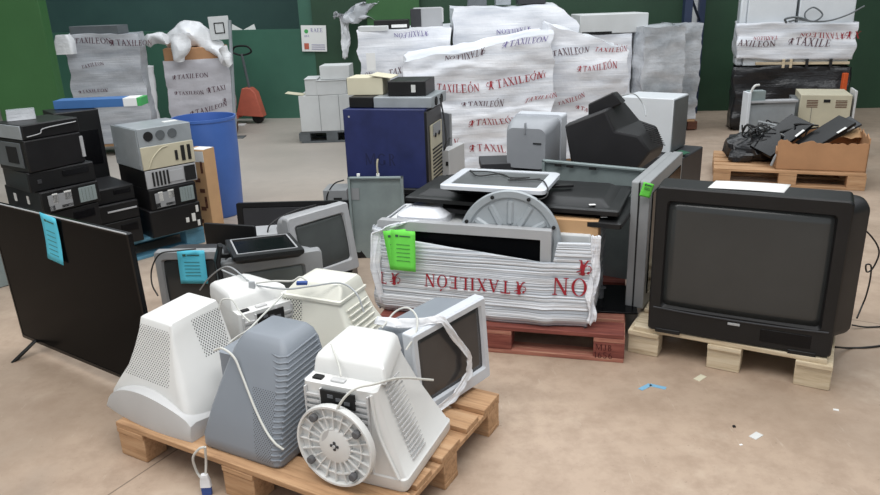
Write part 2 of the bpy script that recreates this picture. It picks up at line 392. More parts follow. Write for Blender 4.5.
w_ = structure('wall_partition', MB().hexa([(-6.6, 11.75, 0), (-1.75, 11.06, 0), (-1.75, 11.2, 0), (-6.6, 11.9, 0), (-6.6, 11.75, 1.36), (-1.75, 11.06, 1.3), (-1.75, 11.2, 1.3), (-6.6, 11.9, 1.36)]), 'wall_part')
structure('column_left', MB().box((-3.76, 6.85, 2.75), (.56, .14, 5.5)), 'pillar_green', bevel=.01)
structure('column_recess', MB().box((-.55, 10.82, 2.75), (.75, .12, 5.5)), 'pillar_green')
# torn white sheet edges along the partition top
mb = MB()
for p in ([(232, 24), (243, 30), (254, 24), (256, 30), (232, 31)],):
    a = [atY(x, y, 11.3) for x, y in p]; mb.loft([a, [q + Vector((0, .01, 0)) for q in a]])
tag(mb.build('torn_sheet', 'paper'), 'torn white sheet scrap along the top of the green partition', 'sheet scrap')
# wall signs
def sign(px, py, Y, w, h, label, yaw=-6.3, tilt=0):
    p = atY(px, py, Y); return thing('wall_sign', label, 'sign', p, (0, tilt, yaw))
s_ = sign(314, 38.5, 10.99, .36, .36, 'white square notice with green logo and red square on the green wall', tilt=2)
s_.location = atY(314, 38.5, 11.03)
MB().box((0, 0, 0), (.375, .008, .37)).build('board', 'paper', s_, .001)
pl = lambda y0: (lambda u, v: (u, y0, v))
def flatwriting(text, h, x, z, y, mat, parent, name='lettering', gap=.12, fn=None):
    mb, wd = writing(text, h, fn or (lambda u, v: (x + u, y, z + v)), gap=gap)
    o = mb.build(name, mat, parent, fix=False); return o
MB().lathe([(.03, -.005), (.03, .005)], (-.11, 0, .1), 16, ax='y').build('logo', 'green_print', s_)
box('stamp', (-.115, -.005, -.11), (.07, .006, .085), 'red_paint', s_, 0)
M['violet'] = plain('violet_print', srgb(120, 110, 160), .7)
flatwriting('RAEE', .055, -.045, .09, -.0055, 'violet', s_)
flatwriting('BBA', .03, -.14, .02, -.0055, 'violet', s_)
for i in range(3):
    box('text_line', (.06, -.005, -.09 - .03 * i), (.2, .004, .008), 'violet', s_, 0)
s_ = sign(219.5, 28, 9.7, .28, .3, 'white card with a black outlined square on a post by the partition', yaw=0, tilt=-2)
s_.location = atY(219.5, 28, 9.75)
box('board', (0, 0, 0), (.26, .012, .29), 'card_white', s_, .002)
for c, d in (((0, -.008, .062), (.13, .004, .012)), ((0, -.008, -.062), (.13, .004, .012)), ((-.06, -.008, 0), (.012, .004, .13)), ((.06, -.008, 0), (.012, .004, .13))):
    box('outline', c, d, 'dark_slot', s_, 0)
# the post carrying it
p0 = atY(236, 139, 9.55); 
t_ = thing('sign_post', 'thin grey metal post with flat foot behind the blue drum', 'post', (p0.x, p0.y, 0))
top = atY(231, 20, 9.62)
MB().box((0, 0, .006), (.24, .18, .012)).build('foot', 'steel_dark', t_, .002)
MB().tube([(0, 0, .01), (top.x - p0.x, 0, top.z)], .022, smooth=False).build('pole', 'steel', t_, smooth=True)
# pallet truck
p0 = Vector((-2.72, 10.75, 0))
t_ = thing('pallet_truck', 'faded red hand pallet truck parked at the green partition', 'pallet truck', p0, -4)
MB().prism([(-.2, .13), (.2, .1), (.12, .45), (.05, .52), (-.07, .52)], -.1, .1).build('chassis', 'red_paint', t_, .01)
for y in (-.12, .12): MB().box((-.62, y, .11), (.9, .15, .05)).build('fork', 'red_paint', t_, .008)
MB().lathe([(.085, -.04), (.085, .04)], (.1, 0, .085), 20, ax='y').build('steering_wheel', 'black', t_, .006)
MB().tube([(.02, 0, .48), (-.04, 0, 1.0)], .02, smooth=False).build('drawbar', 'steel_dark', t_)
MB().tube([(-.18, 0, 1.02), (-.12, 0, 1.1), (.05, 0, 1.1), (.1, 0, 1.02), (-.04, 0, .98), (-.18, 0, 1.02)], .014).build('handle', 'black', t_, smooth=True)
MB().lathe([(.04, -.04), (.04, .04)], (-1.0, .12, .04), 14, ax='y').build('roller', 'black', t_)
tag(MB().box((p0.x - .28, p0.y - .15, .008), (.42, .14, .012)).build('white_strip', 'paper'), 'white strip lying on the floor in front of the red pallet truck', 'strip')
# film hanging high on the green wall
def crumple(name, label, cat, pts, wid, mat='film', amp=.05, seed=1, th_=.004, kind=None):
    mb = MB(); n = len(pts) - 1
    def fn(u, v):
        k = v * n; i = min(int(k), n - 1); f = k - i
        p = Vector(pts[i]).lerp(Vector(pts[i + 1]), f); wv = wid[i] + (wid[i + 1] - wid[i]) * f
        q = p + Vector((1, .15, 0)) * (u - .5) * wv
        return q + noise.noise_vector(Vector((u * 3.3, v * 4, seed))) * amp + noise.noise_vector(Vector((u * 9, v * 11, seed + 5))) * amp * .4
    mb.grid(fn, 14, 26)
    o = mb.build(name, mat, None, smooth=True, solid=th_); tag(o, label, cat); return o
h_ = [atY(*p, 10.75) for p in ((336, 14), (345, 18), (356, 20), (371, 4))]
crumple('hanging_film', 'crumpled clear film hung high on the green wall behind the stacks', 'plastic film', [h_[3], h_[2], h_[1], h_[0]], [.3, .45, .3, .12], seed=3, amp=.12)
h_ = [atY(*p, 10.75) for p in ((344, 18), (346, 38), (344, 58))]
crumple('film_strip', 'long strip of white film dangling from the hung clear film', 'plastic film', h_, [.12, .14, .06], 'film_thick', seed=8, amp=.03)

# ================================================================ FOREGROUND PALLET
FP = pallet('worn pine pallet nearest the camera carrying six upturned tube monitors', (-.529, 2.476, 0), -29.4, missing_front=True, L=1.245, W=.83)
for ch in FP.children[:2]: pass
ZP = .1445
M['perfB'] = perforated('white_plastic_with_small_holes', srgb(214, 214, 212), srgb(70, 70, 72), .0135, .2, 0, .17, .37, -.2, .1, slant=.12)
M['perfBy'] = perforated('white_plastic_with_side_holes', srgb(214, 214, 212), srgb(70, 70, 72), .0125, .24, 1, .24, .385, .055, .3)
M['perfC'] = perforated('blue_grey_plastic_with_small_holes', srgb(128, 134, 142), srgb(66, 70, 76), .0105, .2, 0, .02, .25, .085, .3, slant=.24)
M['perfF'] = perforated('cream_plastic_with_large_holes', srgb(218, 217, 206), srgb(78, 78, 76), .014, .26, 0, .22, .33, -.3, -.12)
# --- white flared monitor (face down)
t_ = thing('crt_monitor', 'white flared tube monitor resting face down at the left end of the front pallet', 'monitor', (-1.03, 2.48, ZP), -33, 'tube monitors on the front pallet')
secs = [(.035, -.292, .2, -.118, .195, .03), (.08, -.275, .192, -.118, .198, .03), (.13, -.235, .17, -.112, .2, .03), (.2, -.185, .135, -.09, .2, .03), (.28, -.15, .098, -.066, .2, .02), (.35, -.13, .07, -.045, .2, .014), (.392, -.122, .057, -.035, .198, .01), (.397, -.117, .052, -.03, .193, .01)]
rings = [rr(a, b, c, d, z, r) for z, a, b, c, d, r in secs]
rings[-1] = [Vector((p.x, p.y, p.z + .012 * (p.y + .02) / .18)) for p in rings[-1]]
MB().loft(rings, mats=lambda k, i: 1 if 11 <= i <= 17 else (2 if i > 21 or i < 0 else 0)).build('housing', ['white', 'perfB', 'perfBy'], t_, smooth=True)
mb = MB(); N = 28
def arc(u): x = -.302 + .508 * u; return x, -.128 - .022 * (1 - (2 * u - 1) ** 2), .012 + .12 * max(0, math.sin(math.pi * u)) ** .62 * (1 - .25 * u) + .05 * u
rg = []
for i in range(N + 1):
    x, y, z = arc(i / N); zb = .0
    rg.append([Vector((x, y, zb)), Vector((x, y - .004, z * .5)), Vector((x, y + .004, z)), Vector((x, y + .03 + .03 * math.sin(math.pi * i / N), z + .008)), Vector((x, .1, z * .6)), Vector((x, .19, .04)), Vector((x, .196, 0))])
mb.loft(rg); mb.build('bezel', 'offwhite', t_, smooth=True)
# --- blue-grey ribbed monitor
t_ = thing('crt_monitor', 'blue grey ribbed tube monitor standing face down between two white monitors', 'monitor', (-.681, 2.24, ZP), -28, 'tube monitors on the front pallet')
secs = [(0, -.172, .172, -.09, .225, .03), (.012, -.178, .178, -.097, .23, .03), (.05, -.178, .178, -.095, .23, .03), (.15, -.155, .172, -.06, .235, .03), (.24, -.132, .165, -.022, .24, .03), (.31, -.112, .155, .008, .24, .03), (.355, -.095, .143, .03, .24, .028), (.385, -.08, .125, .052, .235, .022), (.402, -.066, .103, .07, .225, .015), (.406, -.06, .09, .08, .22, .012)]
MB().loft([rr(a, b, c, d, z, r) for z, a, b, c, d, r in secs], mats=lambda k, i: 1 if 11 <= i <= 17 else 0).build('housing', ['grey_blue', 'perfC'], t_, smooth=True)
def secat(z):
    for a, b in zip(secs, secs[1:]):
        if a[0] <= z <= b[0]:
            k = (z - a[0]) / (b[0] - a[0]); return [a[j] + (b[j] - a[j]) * k for j in range(6)]
    return list(secs[-1])
mb = MB()
for k in range(19):
    z = .035 + .018 * k; s = secat(z); r = s[5]
    lead = -.012 + .04 * max(0, (z - .22) / .17)
    pts = [Vector((s[2] - r - lead - .012, s[3] + .002, z + .004)), Vector((s[2] - r, s[3] - .001, z))] + [Vector((s[2] - r + r * math.cos(a), s[3] + r + r * math.sin(a), z)) for a in (R_(-60), R_(-30), 0)] + [Vector((s[2] + .001, s[4] - r, z + .012))]
    mb.tube(pts, lambda u: .0036 * min(1, u * 6 + .15), seg=6)
mb.build('vent_ribs', 'grey_blue', t_, smooth=True)
MB().loft([rr(-.205, -.12, .06, .2, z, .02) for z in (.16, .3)]).build('side_cover', 'grey_blue', t_, smooth=True)
for i in range(3): box('port_slot', (-.01 + .035 * i, .13, .403), (.022, .012, .004), 'charcoal', t_, 0)
# --- boxy white monitors with louvred underside, sockets and swivel foot
def white_monitor(label, loc, yaw, mat='white', disc=True, sc=1.0, holes=None):
    t_ = thing('crt_monitor', label, 'monitor', loc, yaw, 'tube monitors on the front pallet'); t_.scale = (sc,) * 3
    secs = [(0, -.178, .19, -.192, .192, .02), (.012, -.184, .195, -.197, .198, .022), (.045, -.184, .195, -.197, .198, .022), (.05, -.178, .188, -.193, .192, .02), (.13, -.174, .158, -.191, .178, .02), (.22, -.17, .128, -.19, .16, .02), (.3, -.167, .108, -.189, .145, .02), (.342, -.165, .1, -.187, .135, .015)]
    def skew(ring):
        return [Vector((p.x - (max(0, min(1, (p.z - .05) / .3)) * .27 * (p.y + .12) if p.x > 0 and p.y > -.12 else 0), p.y, p.z)) for p in ring]
    MB().loft([skew(rr(a, b, c, d, z, r)) for z, a, b, c, d, r in secs]).build('housing', [mat], t_, smooth=True)
    cap = [(.34, -.166, .106, -.125, .136, .012), (.385, -.163, .098, -.112, .132, .012), (.396, -.16, .088, -.1, .126, .012), (.408, -.15, .06, -.07, .11, .012), (.411, -.14, .03, -.04, .09, .012)]
    MB().loft([skew(rr(a, b, c, d, z, r)) for z, a, b, c, d, r in cap]).build('rear_cap', mat, t_, smooth=True)
    MB().tube([(.17, -.198, .05), (.105, -.192, .2), (.085, -.19, .335)], .006).build('corner_ridge', mat, t_, smooth=True)
    g = MB()
    for k in range(13):
        z = .05 + .021 * k
        g.box((-.125, -.195, z), (.05, .01, .009)); g.box((.04, -.195, z), (.065, .01, .009))
        if k % 3 == 0: g.box((-.045, -.195, z), (.11, .01, .006))
    for x in (-.152, -.095, .002, .076): g.box((x, -.195, .19), (.006, .012, .28))
    g.build('louvres', 'offwhite' if mat == 'white' else mat, t_)
    g = MB()
    for k in range(17):
        z = .07 + .016 * k; s0 = .195 - .3 * z if z < .3 else .108
        x = [a for a in (.187 - (z - .05) * .33,)][0]
        g.box((x + .0, -.06, z), (.004, .1, .005), rot=(0, -18, 0))
    g.build('side_vents', 'offwhite', t_)
    box('rating_plate', (-.03, -.2, .303), (.125, .008, .055), 'dark_slot', t_, .001)
    for i in range(3): box('plate_text', (-.055 + .03 * i, -.205, .313 - .008 * i), (.02, .002, .012), 'ink_grey', t_, 0)
    box('power_socket', (-.125, -.155, .343), (.035, .024, .012), 'dark_slot', t_, .002)
    box('signal_socket', (-.05, -.155, .345), (.05, .022, .008), 'offwhite', t_, .002)
    if disc:
        e = MB(); c = (0, 0, 0)
        e.lathe([(.0, -.002), (.147, 0), (.15, .012), (.147, .027), (.14, .027), (.137, .009), (.064, .009), (.062, .02), (.058, .022), (.0, .02)], c, 48, ax='y')
        e.lathe([(.106, .006), (.106, .021), (.102, .021), (.102, .006)], c, 48, ax='y')
        dsc = e.build('swivel_foot', 'white', t_, smooth=True)
        dsc.location = (-.03, -.222, .156); dsc.scale = (.97, 1, .95); dsc.rotation_euler = (R_(-3), 0, R_(-4))
        q = MB()
        for k in range(20):
            q.T = Matrix.Rotation(2 * math.pi * k / 20, 4, 'Y'); q.box((.099, -.014, 0), (.078, .016, .0035))
        q.build('spokes', 'white', dsc)
        for k in range(4):
            a = R_(38 + 90 * k); MB().lathe([(.014, .02), (.014, .034), (.011, .037)], (0, 0, 0), 14, ax='y').build('rubber_foot', 'rubber', dsc).location = (.118 * math.cos(a), 0, .118 * math.sin(a))
        h = MB(); h.box((0, -.021, 0), (.034, .005, .01)); h.box((0, -.021, 0), (.01, .005, .034)); h.build('hub_slots', 'charcoal', dsc, .002)
        MB().lathe([(.006, .018), (.006, .027), (.003, .027)], seg=12, ax='y').build('hub_pin', 'offwhite', dsc)
        MB().lathe([(.05, 0), (.05, .05)], (-.03, -.19, .166), 24, ax='y').build('swivel_neck', 'offwhite', t_, smooth=True)
    return t_
# lathe ax='y' maps z -> -y
MD = white_monitor('white tube monitor with a round swivel foot facing the camera', (-.236, 2.186, ZP), -23)
white_monitor('white tube monitor with black rating plate at the rear left of the front pallet', (-.80, 2.885, ZP), 38, disc=False, sc=.95)
# --- cream monitor
t_ = thing('crt_monitor', 'cream tube monitor with slatted side at the back of the front pallet', 'monitor', (-.455, 2.745, ZP), -25, 'tube monitors on the front pallet'); t_.scale = (1.04, 1, 1.01)
secs = [(0, -.2, .2, -.1, .235, .02), (.04, -.205, .205, -.105, .24, .02), (.05, -.2, .198, -.1, .23, .02), (.15, -.205, .15, -.075, .21, .02), (.25, -.215, .09, -.045, .19, .02), (.335, -.225, .055, -.03, .175, .015)]
MB().loft([rr(a, b, c, d, z, r) for z, a, b, c, d, r in secs], mats=lambda k, i: 1 if 11 <= i <= 17 else 0).build('housing', ['white_warm', 'perfF'], t_, smooth=True)
cap = [(.334, -.222, .062, -.036, .18, .008), (.346, -.222, .062, -.036, .18, .008), (.348, -.21, .056, -.024, .172, .01), (.385, -.18, .05, -.0, .165, .012), (.4, -.165, .04, .012, .155, .012), (.405, -.14, .02, .035, .13, .012)]
MB().loft([rr(a, b, c, d, z, r) for z, a, b, c, d, r in cap]).build('rear_cap', 'white_warm', t_, smooth=True)
g = MB()
for k in range(12):
    z = .06 + .022 * k; x = .2 - (z - .05) * .5 if z < .25 else .1 - (z - .25) * .42
    g.box((x, .07, z), (.008, .16, .008))
g.build('side_slats', 'white_warm', t_, .001)
# --- silver monitor with dark screen, turned to the right
def crt(name, label, cat, loc, rot, w, h, d, bz, body, glass='tv_glass', bt=.05, mt=.03, mb_=.06, ms=.03, group=None, tap=.55, dist=.12, hz=(.1, .85), curve=.012, r=.018):
    """upright picture-tube set: front centre at the origin, glass towards -y"""
    t_ = thing(name, label, cat, loc, rot, group)
    b = MB(); x0, x1, z0, z1 = -w / 2, w / 2, 0, h
    ix0, ix1, iz0, iz1 = x0 + ms, x1 - ms, mb_, h - mt
    b.loft([ry_ring(x0, x1, z0, z1, bt, r), ry_ring(x0, x1, z0, z1, .008, r), ry_ring(x0 + .006, x1 - .006, z0 + .006, z1 - .006, 0, r), ry_ring(ix0, ix1, iz0, iz1, .001, r), ry_ring(ix0 + .01, ix1 - .01, iz0 + .01, iz1 - .01, .018, r)], cap=False)
    b.loft([ry_ring(x0, x1, z0, z1, bt, r), ry_ring(x0 + .03, x1 - .03, z0 + .03, z1 - .03, bt + .001, r)], cap=False)
    b.build('bezel', bz, t_, smooth=True)
    g = MB(); cx, cz, hw, hh = (ix0 + ix1) / 2, (iz0 + iz1) / 2, (ix1 - ix0) / 2 - .007, (iz1 - iz0) / 2 - .007
    g.grid(lambda u, v: (cx + (2 * u - 1) * hw, .018 - curve * (1 - .5 * (2 * u - 1) ** 2 - .5 * (2 * v - 1) ** 2), cz + (2 * v - 1) * hh), 16, 12)
    g.build('screen', glass, t_, smooth=True, solid=.004)
    a0, a1 = h * hz[0], h * hz[1]
    hs = MB().loft([ry_ring(x0 + .01, x1 - .01, .012, h - .012, bt - .004, .03), ry_ring(x0 + .02, x1 - .02, .014, h - .02, bt + dist * .7, .04), ry_ring(x0 * .86, x1 * .86, .02, h * .93, bt + dist * 1.3, .05), ry_ring(x0 * tap, x1 * tap, a0 * .6, a1 * .92, bt + d * .75, .04), ry_ring(x0 * tap * .9, x1 * tap * .9, a0, a1 * .85, bt + d, .03)])
    hs.build('housing', body, t_, smooth=True)
    return t_
ME = crt('crt_monitor', 'silver tube monitor with dark glass facing right at the front pallet corner', 'monitor', (.05, 2.485, .156), (-1.8, -2.7, 46.5), .414, .36, .27, 'silver_light', 'grey_blue', 'mon_glass', ms=.026, mt=.028, mb_=.05, r=.007, curve=.004, group='tube monitors on the front pallet', dist=.12, tap=.6)
v = MB()
for k in range(9): v.box((-.207, .12, .12 + .016 * k), (.008, .11, .006))
v.build('side_vents', 'silver_dull', ME)
# film strap tied round the silver monitor
p = [at(388, 330, .5), at(408, 312, .52), at(432, 311, .535), at(447, 322, .5), at(456, 345, .43), at(470, 368, .36), at(477, 378, .3), at(470, 396, .24), at(440, 415, .2)]
p = [ME.matrix_world @ Vector(q) if False else q for q in p]
def strip(name, label, cat, local, wid, parent=None, mat='film_thick', amp=.006, seed=2):
    mb = MB(); n = len(local) - 1
    def fn(u, v):
        k = v * n; i = min(int(k), n - 1); f = k - i
        p = Vector(local[i]).lerp(Vector(local[i + 1]), f)
        tdir = (Vector(local[i + 1]) - Vector(local[i])).normalized(); side = tdir.cross(Vector((0, -1, .3))).normalized()
        q = p + side * (u - .5) * wid
        return q + Vector((0, -1, 0)) * abs(noise.noise(Vector((u * 5, v * 14, seed)))) * amp * 2 + noise.noise_vector(Vector((u * 2, v * 8, seed + 3))) * amp
    mb.grid(fn, 8, 60); o = mb.build(name, mat, parent, smooth=True, solid=.0015); 
    if label: tag(o, label, cat)
    return o
st = strip('film_strap', 'twisted white film strap tied across the silver monitor', 'plastic film', [(-.2, .2, .372), (-.18, .1, .374), (-.12, .03, .374), (-.06, -.012, .372), (.0, -.016, .27), (.07, -.016, .16), (.06, -.014, .09), (-.03, -.016, .03), (-.14, -.014, .02)], .032)
st.location = ME.location; st.rotation_euler = ME.rotation_euler
# ---- loose cables
def cable(label, pts, r=.0035, mat='cable_white', cat='cable', name='cable'):
    o = MB().tube(pts, r).build(name, mat, None, smooth=True); return tag(o, label, cat)
c1 = thing('vga_cable', 'ivory screen cable with clear blue plug hanging off the pallet front', 'cable')
MB().tube([at(205, 447, .2), at(199, 449, .19), at(193, 458, .15), at(197, 472, .08), at(203, 480, .055)], .0045).build('cord', 'cable_white', c1, smooth=True)
MB().tube([at(205, 447, .2), at(206, 462, .13), at(205.5, 478, .07)], .0045).build('cord', 'cable_white', c1, smooth=True)
q = at(206, 485, .04); MB().loft([rr(-.012, .012, -.008, .008, .045, .006), rr(-.018, .018, -.01, .01, .02, .006), rr(-.02, .02, -.01, .01, -.005, .006)]).build('plug', 'film_thick', c1, smooth=True).location = q
box('plug_shell', (q.x, q.y, q.z - .022), (.036, .014, .034), 'vga_blue', c1, .003)
cable('ivory cable draped down the blue grey monitor', [Matrix.Translation((-.681, 2.24, ZP)) @ Matrix.Rotation(R_(-28), 4, 'Z') @ Vector(p) for p in ((-.15, -.0, .345), (-.11, -.0, .36), (-.06, .0, .335), (-.02, -.014, .28), (.05, -.046, .19), (.11, -.07, .13), (.16, -.085, .10), (.19, -.08, .08))], .0042)
cable('white cable looping over the swivel foot monitor from its socket', [at(337, 409, .44), at(345, 397, .48), at(357, 388, .505), at(375, 384, .51), at(400, 378, .46), at(433, 380, .37)], .0042)
cable('thin white lead rising from the socket of the swivel foot monitor', [at(341, 376, .51), at(339, 366, .53), at(334, 352, .56), at(331, 344, .57)], .0032)
cable('white cable looped in the air beside the silver monitor', [at(382, 328, .5), at(395, 312, .54), at(408, 308, .56), at(417, 318, .54), at(415, 335, .5), at(406, 350, .46)], .0038)
cable('light grey lead lying across the tops of the rear white monitors', [at(222, 270, .535), at(240, 278, .53), at(252, 284, .53), at(285, 289, .545), at(312, 286, .56), at(340, 283, .56), at(356, 293, .54), at(364, 312, .47)], .0038, 'cable_grey')
cable('grey lead hooked round the rear left white monitor', [at(200, 290, .3), at(209, 278, .4), at(222, 268, .5), at(232, 268, .54), at(246, 279, .545), at(252, 284, .5)], .0035, 'cable_grey')
cable('grey lead hanging from the rear left monitor into the gap', [at(252, 284, .535), at(254, 292, .49), at(247, 310, .4), at(240, 325, .34), at(236, 336, .34)], .0045, 'cable_grey')
cable('thin white lead looped over the flared monitor', [at(219, 310, .52), at(222, 300, .56), at(232, 300, .56), at(240, 312, .52), at(250, 322, .5)], .0034)
cable('ivory lead knotted above the blue grey monitor', [at(229, 343, .5), at(238, 336, .52), at(248, 330, .54), at(262, 316, .56), at(276, 302, .57), at(284, 293, .57)], .0034)
cable('white lead with blue end lying on the rear monitors', [at(256, 283, .56), at(275, 281, .57), at(292, 281, .58), at(300, 277, .6), at(306, 280, .59)], .0042)
b_ = at(302, 283, .565); box_ = MB().box((0, 0, 0), (.045, .02, .014)).build('blue_plug', 'vga_blue', None, .003); box_.location = b_; tag(box_, 'small blue cable plug resting on the cream monitor', 'plug')
q = at(252, 286, .535); o = MB().loft([rr(-.012, .012, -.008, .008, .02, .004), rr(-.014, .014, -.01, .01, -.02, .004)]).build('grey_plug', 'cable_grey', None, smooth=True); o.location = q; tag(o, 'light grey cable plug beside the rear left white monitor', 'plug')
# ================================================================ BIG TELEVISION ON THE RIGHT
pallet('pale whitewashed pallet under the big black television', (1.505, 3.335, 0), -29.3, mats=('wood_pale', 'wood_pale'), missing_front=True, L=.82, W=1.0)
TV = crt('crt_television', 'big black tube television on the pale pallet at the right', 'television', (1.298, 2.888, .148), (.8, 0, -27.3), .762, .69, .36, 'black', 'black_dusty', 'tv_glass', ms=.05, mt=.06, mb_=.12, bt=.16, tap=.8, dist=.05, hz=(.06, .86), curve=.012)
for x in (-.29, .27): box('foot', (x, .02, .004), (.11, .05, .02), 'black', TV, .003)
box('badge', (-.01, -.003, .092), (.05, .006, .011), 'silver', TV, .001)
flatwriting('THOMSON'.replace('THOMSON', 'T I I I N'), .0045, -.03, .09, -.0065, 'ink_grey', TV) if False else None
MB().tube([(-.36, -.001, .118), (-.2, -.003, .112), (0, -.004, .11), (.2, -.003, .112), (.36, -.001, .118)], .004).build('lower_trim', 'charcoal', TV, smooth=True)
box('control_flap', (.2, -.001, .06), (.2, .004, .06), 'black_gloss', TV, .002)
MB().loft([ry_ring(.1, .37, .03, .62, .12, .03), ry_ring(.1, .455, .01, .64, .24, .05), ry_ring(.1, .46, .01, .62, .38, .06), ry_ring(.1, .40, .05, .56, .45, .06)]).build('speaker_housing', 'black_dusty', TV, smooth=True)
# documents lying on the set
E_ = TV.location
def sheet(name, label, cat, corners, mat='paper', th_=.0012, group=None, sag=0):
    a = [Vector(c) for c in corners]
    o = MB().grid(lambda u, v: (a[0].lerp(a[1], u)).lerp(a[3].lerp(a[2], u), v) + Vector((0, 0, sag * math.sin(u * 3.1))), 8, 3).build(name, mat, None, smooth=True, solid=th_)
    tag(o, label, cat, group); return o
zt = .148 + .69 + .004
sheet('paper_sheet', 'white papers lying flat on top of the big black television', 'paper', [at(708, 187.5, zt), at(784, 192.5, zt), at(791, 184.5, zt), at(716, 180.5, zt)], th_=.003, sag=.002)
cable('black mains lead curling down behind the big black television', [atY(x, y, 3.22) for x, y in ((858, 228), (866, 231), (876, 243), (879, 254), (873, 268), (867, 272), (866, 265), (871, 266), (870, 280), (866, 296), (862, 306))] + [at(857, 318, .15)], .004, 'cable_black')
cable('black lead running off to the right across the floor near the television', [at(852, 325, .02), at(866, 327, .006), at(885, 326, .006), at(910, 322, .006)], .004, 'cable_black')
cable('black lead trailing from under the television corner to the right', [at(835, 347, .05), at(850, 348, .006), at(870, 347, .006), at(900, 343, .006)], .005, 'cable_black')
# ================================================================ CENTRE: PRINTED BUNDLE ON RED PALLET
RP = pallet('red stained pallet stamped with letters under the wrapped bundle', (.36, 3.545, 0), -14.5, mats=('wood_red', 'wood_red_pale'))
M['stamp_ink'] = plain('branded_stamp', srgb(74, 22, 18), .8)
flatwriting('MJB', .032, .47, .058, -.401, 'stamp_ink', RP, name='stamp')
flatwriting('1656', .032, .465, .018, -.401, 'stamp_ink', RP, name='stamp')
# wrapped bundle (root frame: front face y = 0)
BY = -18.5
BX, BYY = .168, 3.215
BL = thing('wrapped_bundle', 'bundle of flat screens bound in white film printed with upside down red words', 'wrapped bundle', (BX, BYY, .1445), (0, 0, BY))
def bz(u, v):   # wrap outline: u round the bundle, v height
    return None
BW, BD, BH = 1.10, .5, .455
def bundle_pt(u, v, off=0):
    # front 0-1, right 1-1.5, back, left
    lean = .03 * v
    per = [(-.5 * BW, .03), (-.44 * BW, -.005), (.30 * BW, -.005), (.345 * BW, .012), (.49 * BW, .03), (.5 * BW, .07), (.5 * BW, BD), (-.5 * BW, BD), (-.5 * BW, .03)]
    L = [0]
    for a, b in zip(per, per[1:]): L.append(L[-1] + math.dist(a, b))
    s = u * L[-1]
    for i in range(len(per) - 1):
        if s <= L[i + 1] + 1e-9:
            k = (s - L[i]) / (L[i + 1] - L[i]); x = per[i][0] + (per[i + 1][0] - per[i][0]) * k; y = per[i][1] + (per[i + 1][1] - per[i][1]) * k
            dx, dy = per[i + 1][0] - per[i][0], per[i + 1][1] - per[i][1]; l = math.hypot(dx, dy); nx, ny = dy / l, -dx / l; break
    frac = max(0, min(1, (x + .5 * BW) / (.88 * BW)))
    front = y < .06
    topz = BH - .03 + (.0 if not front else 0)
    if x < .33 * BW and front: topz = .402 - .075 * max(0, min(1, (x + .42 * BW) / (.7 * BW))) if x > -.44 * BW else .44
    z = v * topz
    p = Vector((x, y + lean + .03 * (1 - v) * 0, z))
    dsp = .010 * noise.noise(Vector((x * 6, y * 6, z * 7))) + .006 * noise.noise(Vector((x * 3, y * 3, z * 30)))
    if v < .1: dsp -= .03 * (.1 - v) / .1
    return p + Vector((nx, ny, 0)) * (dsp + off)
b = MB(); b.grid(lambda u, v: bundle_pt(u, v), 150, 34)
b.build('film', 'wrap_tight', BL, smooth=True, solid=.003)
# the goods inside
box('screen_stack', (.0, .31, .22), (BW - .06, .34, .43), 'card_white', BL, .01)
per_len = None
# printed words, upside down, on the film
def bundle_text(txt, x0, z0, h, mat, tilt=0, flip=True):
    # convert x on front to u
    def uo(x):
        lo, hi = 0.0, .42
        for _ in range(24):
            md = (lo + hi) / 2
            if bundle_pt(md, .5).x < x: lo = md
            else: hi = md
        return lo
    table = [(i / 120 * BW - .5 * BW, uo(i / 120 * BW - .5 * BW)) for i in range(121)]
    def U(x):
        i = max(0, min(119, int((x + .5 * BW) / BW * 120))); k = (x - table[i][0]) / (BW / 120); return table[i][1] + (table[i + 1][1] - table[i][1]) * k
    def place(u, v):
        x, z = (x0 - u, z0 - v + tilt * u) if flip else (x0 + u, z0 + v + tilt * u)
        uu = U(x); q1 = bundle_pt(uu, 1); vv = max(0, min(.99, z / q1.z))
        return bundle_pt(uu, vv, .0065)
    mb, w = writing(txt, h, place, gap=.16)
    mb.build('lettering', mat, BL, fix=False)
bundle_text('*TAXILEÓN', .235, .225, .062, 'red_ink')
bundle_text('*T', -.40, .215, .062, 'red_ink')
bundle_text('ON', .52, .255, .085, 'red_ink')
bundle_text('*', .53, .345, .075, 'red_ink')
# silver flat television slid into the front of the bundle
FT = thing('flat_television', 'silver framed flat television standing in the front of the printed bundle', 'television', (.10, 3.282, .149), (-1, 0, -19.2))
W_, H_ = .87, .468
f_ = MB()
o_ = ry_ring(-W_ / 2, W_ / 2, 0, H_, 0, .01); i_ = ry_ring(-W_ / 2 + .05, W_ / 2 - .05, .04, H_ - .045, 0, .004)
f_.loft([ry_ring(-W_ / 2, W_ / 2, 0, H_, .05, .01), o_, i_, ry_ring(-W_ / 2 + .05, W_ / 2 - .05, .04, H_ - .045, .012, .004)], cap=False)
f_.box((0, .052, H_ / 2), (W_ - .01, .01, H_ - .01))
f_.build('frame', 'silver', FT, smooth=True)
box('screen', (0, .014, H_ / 2), (W_ - .09, .006, H_ - .08), 'lcd_glass', FT, .001)
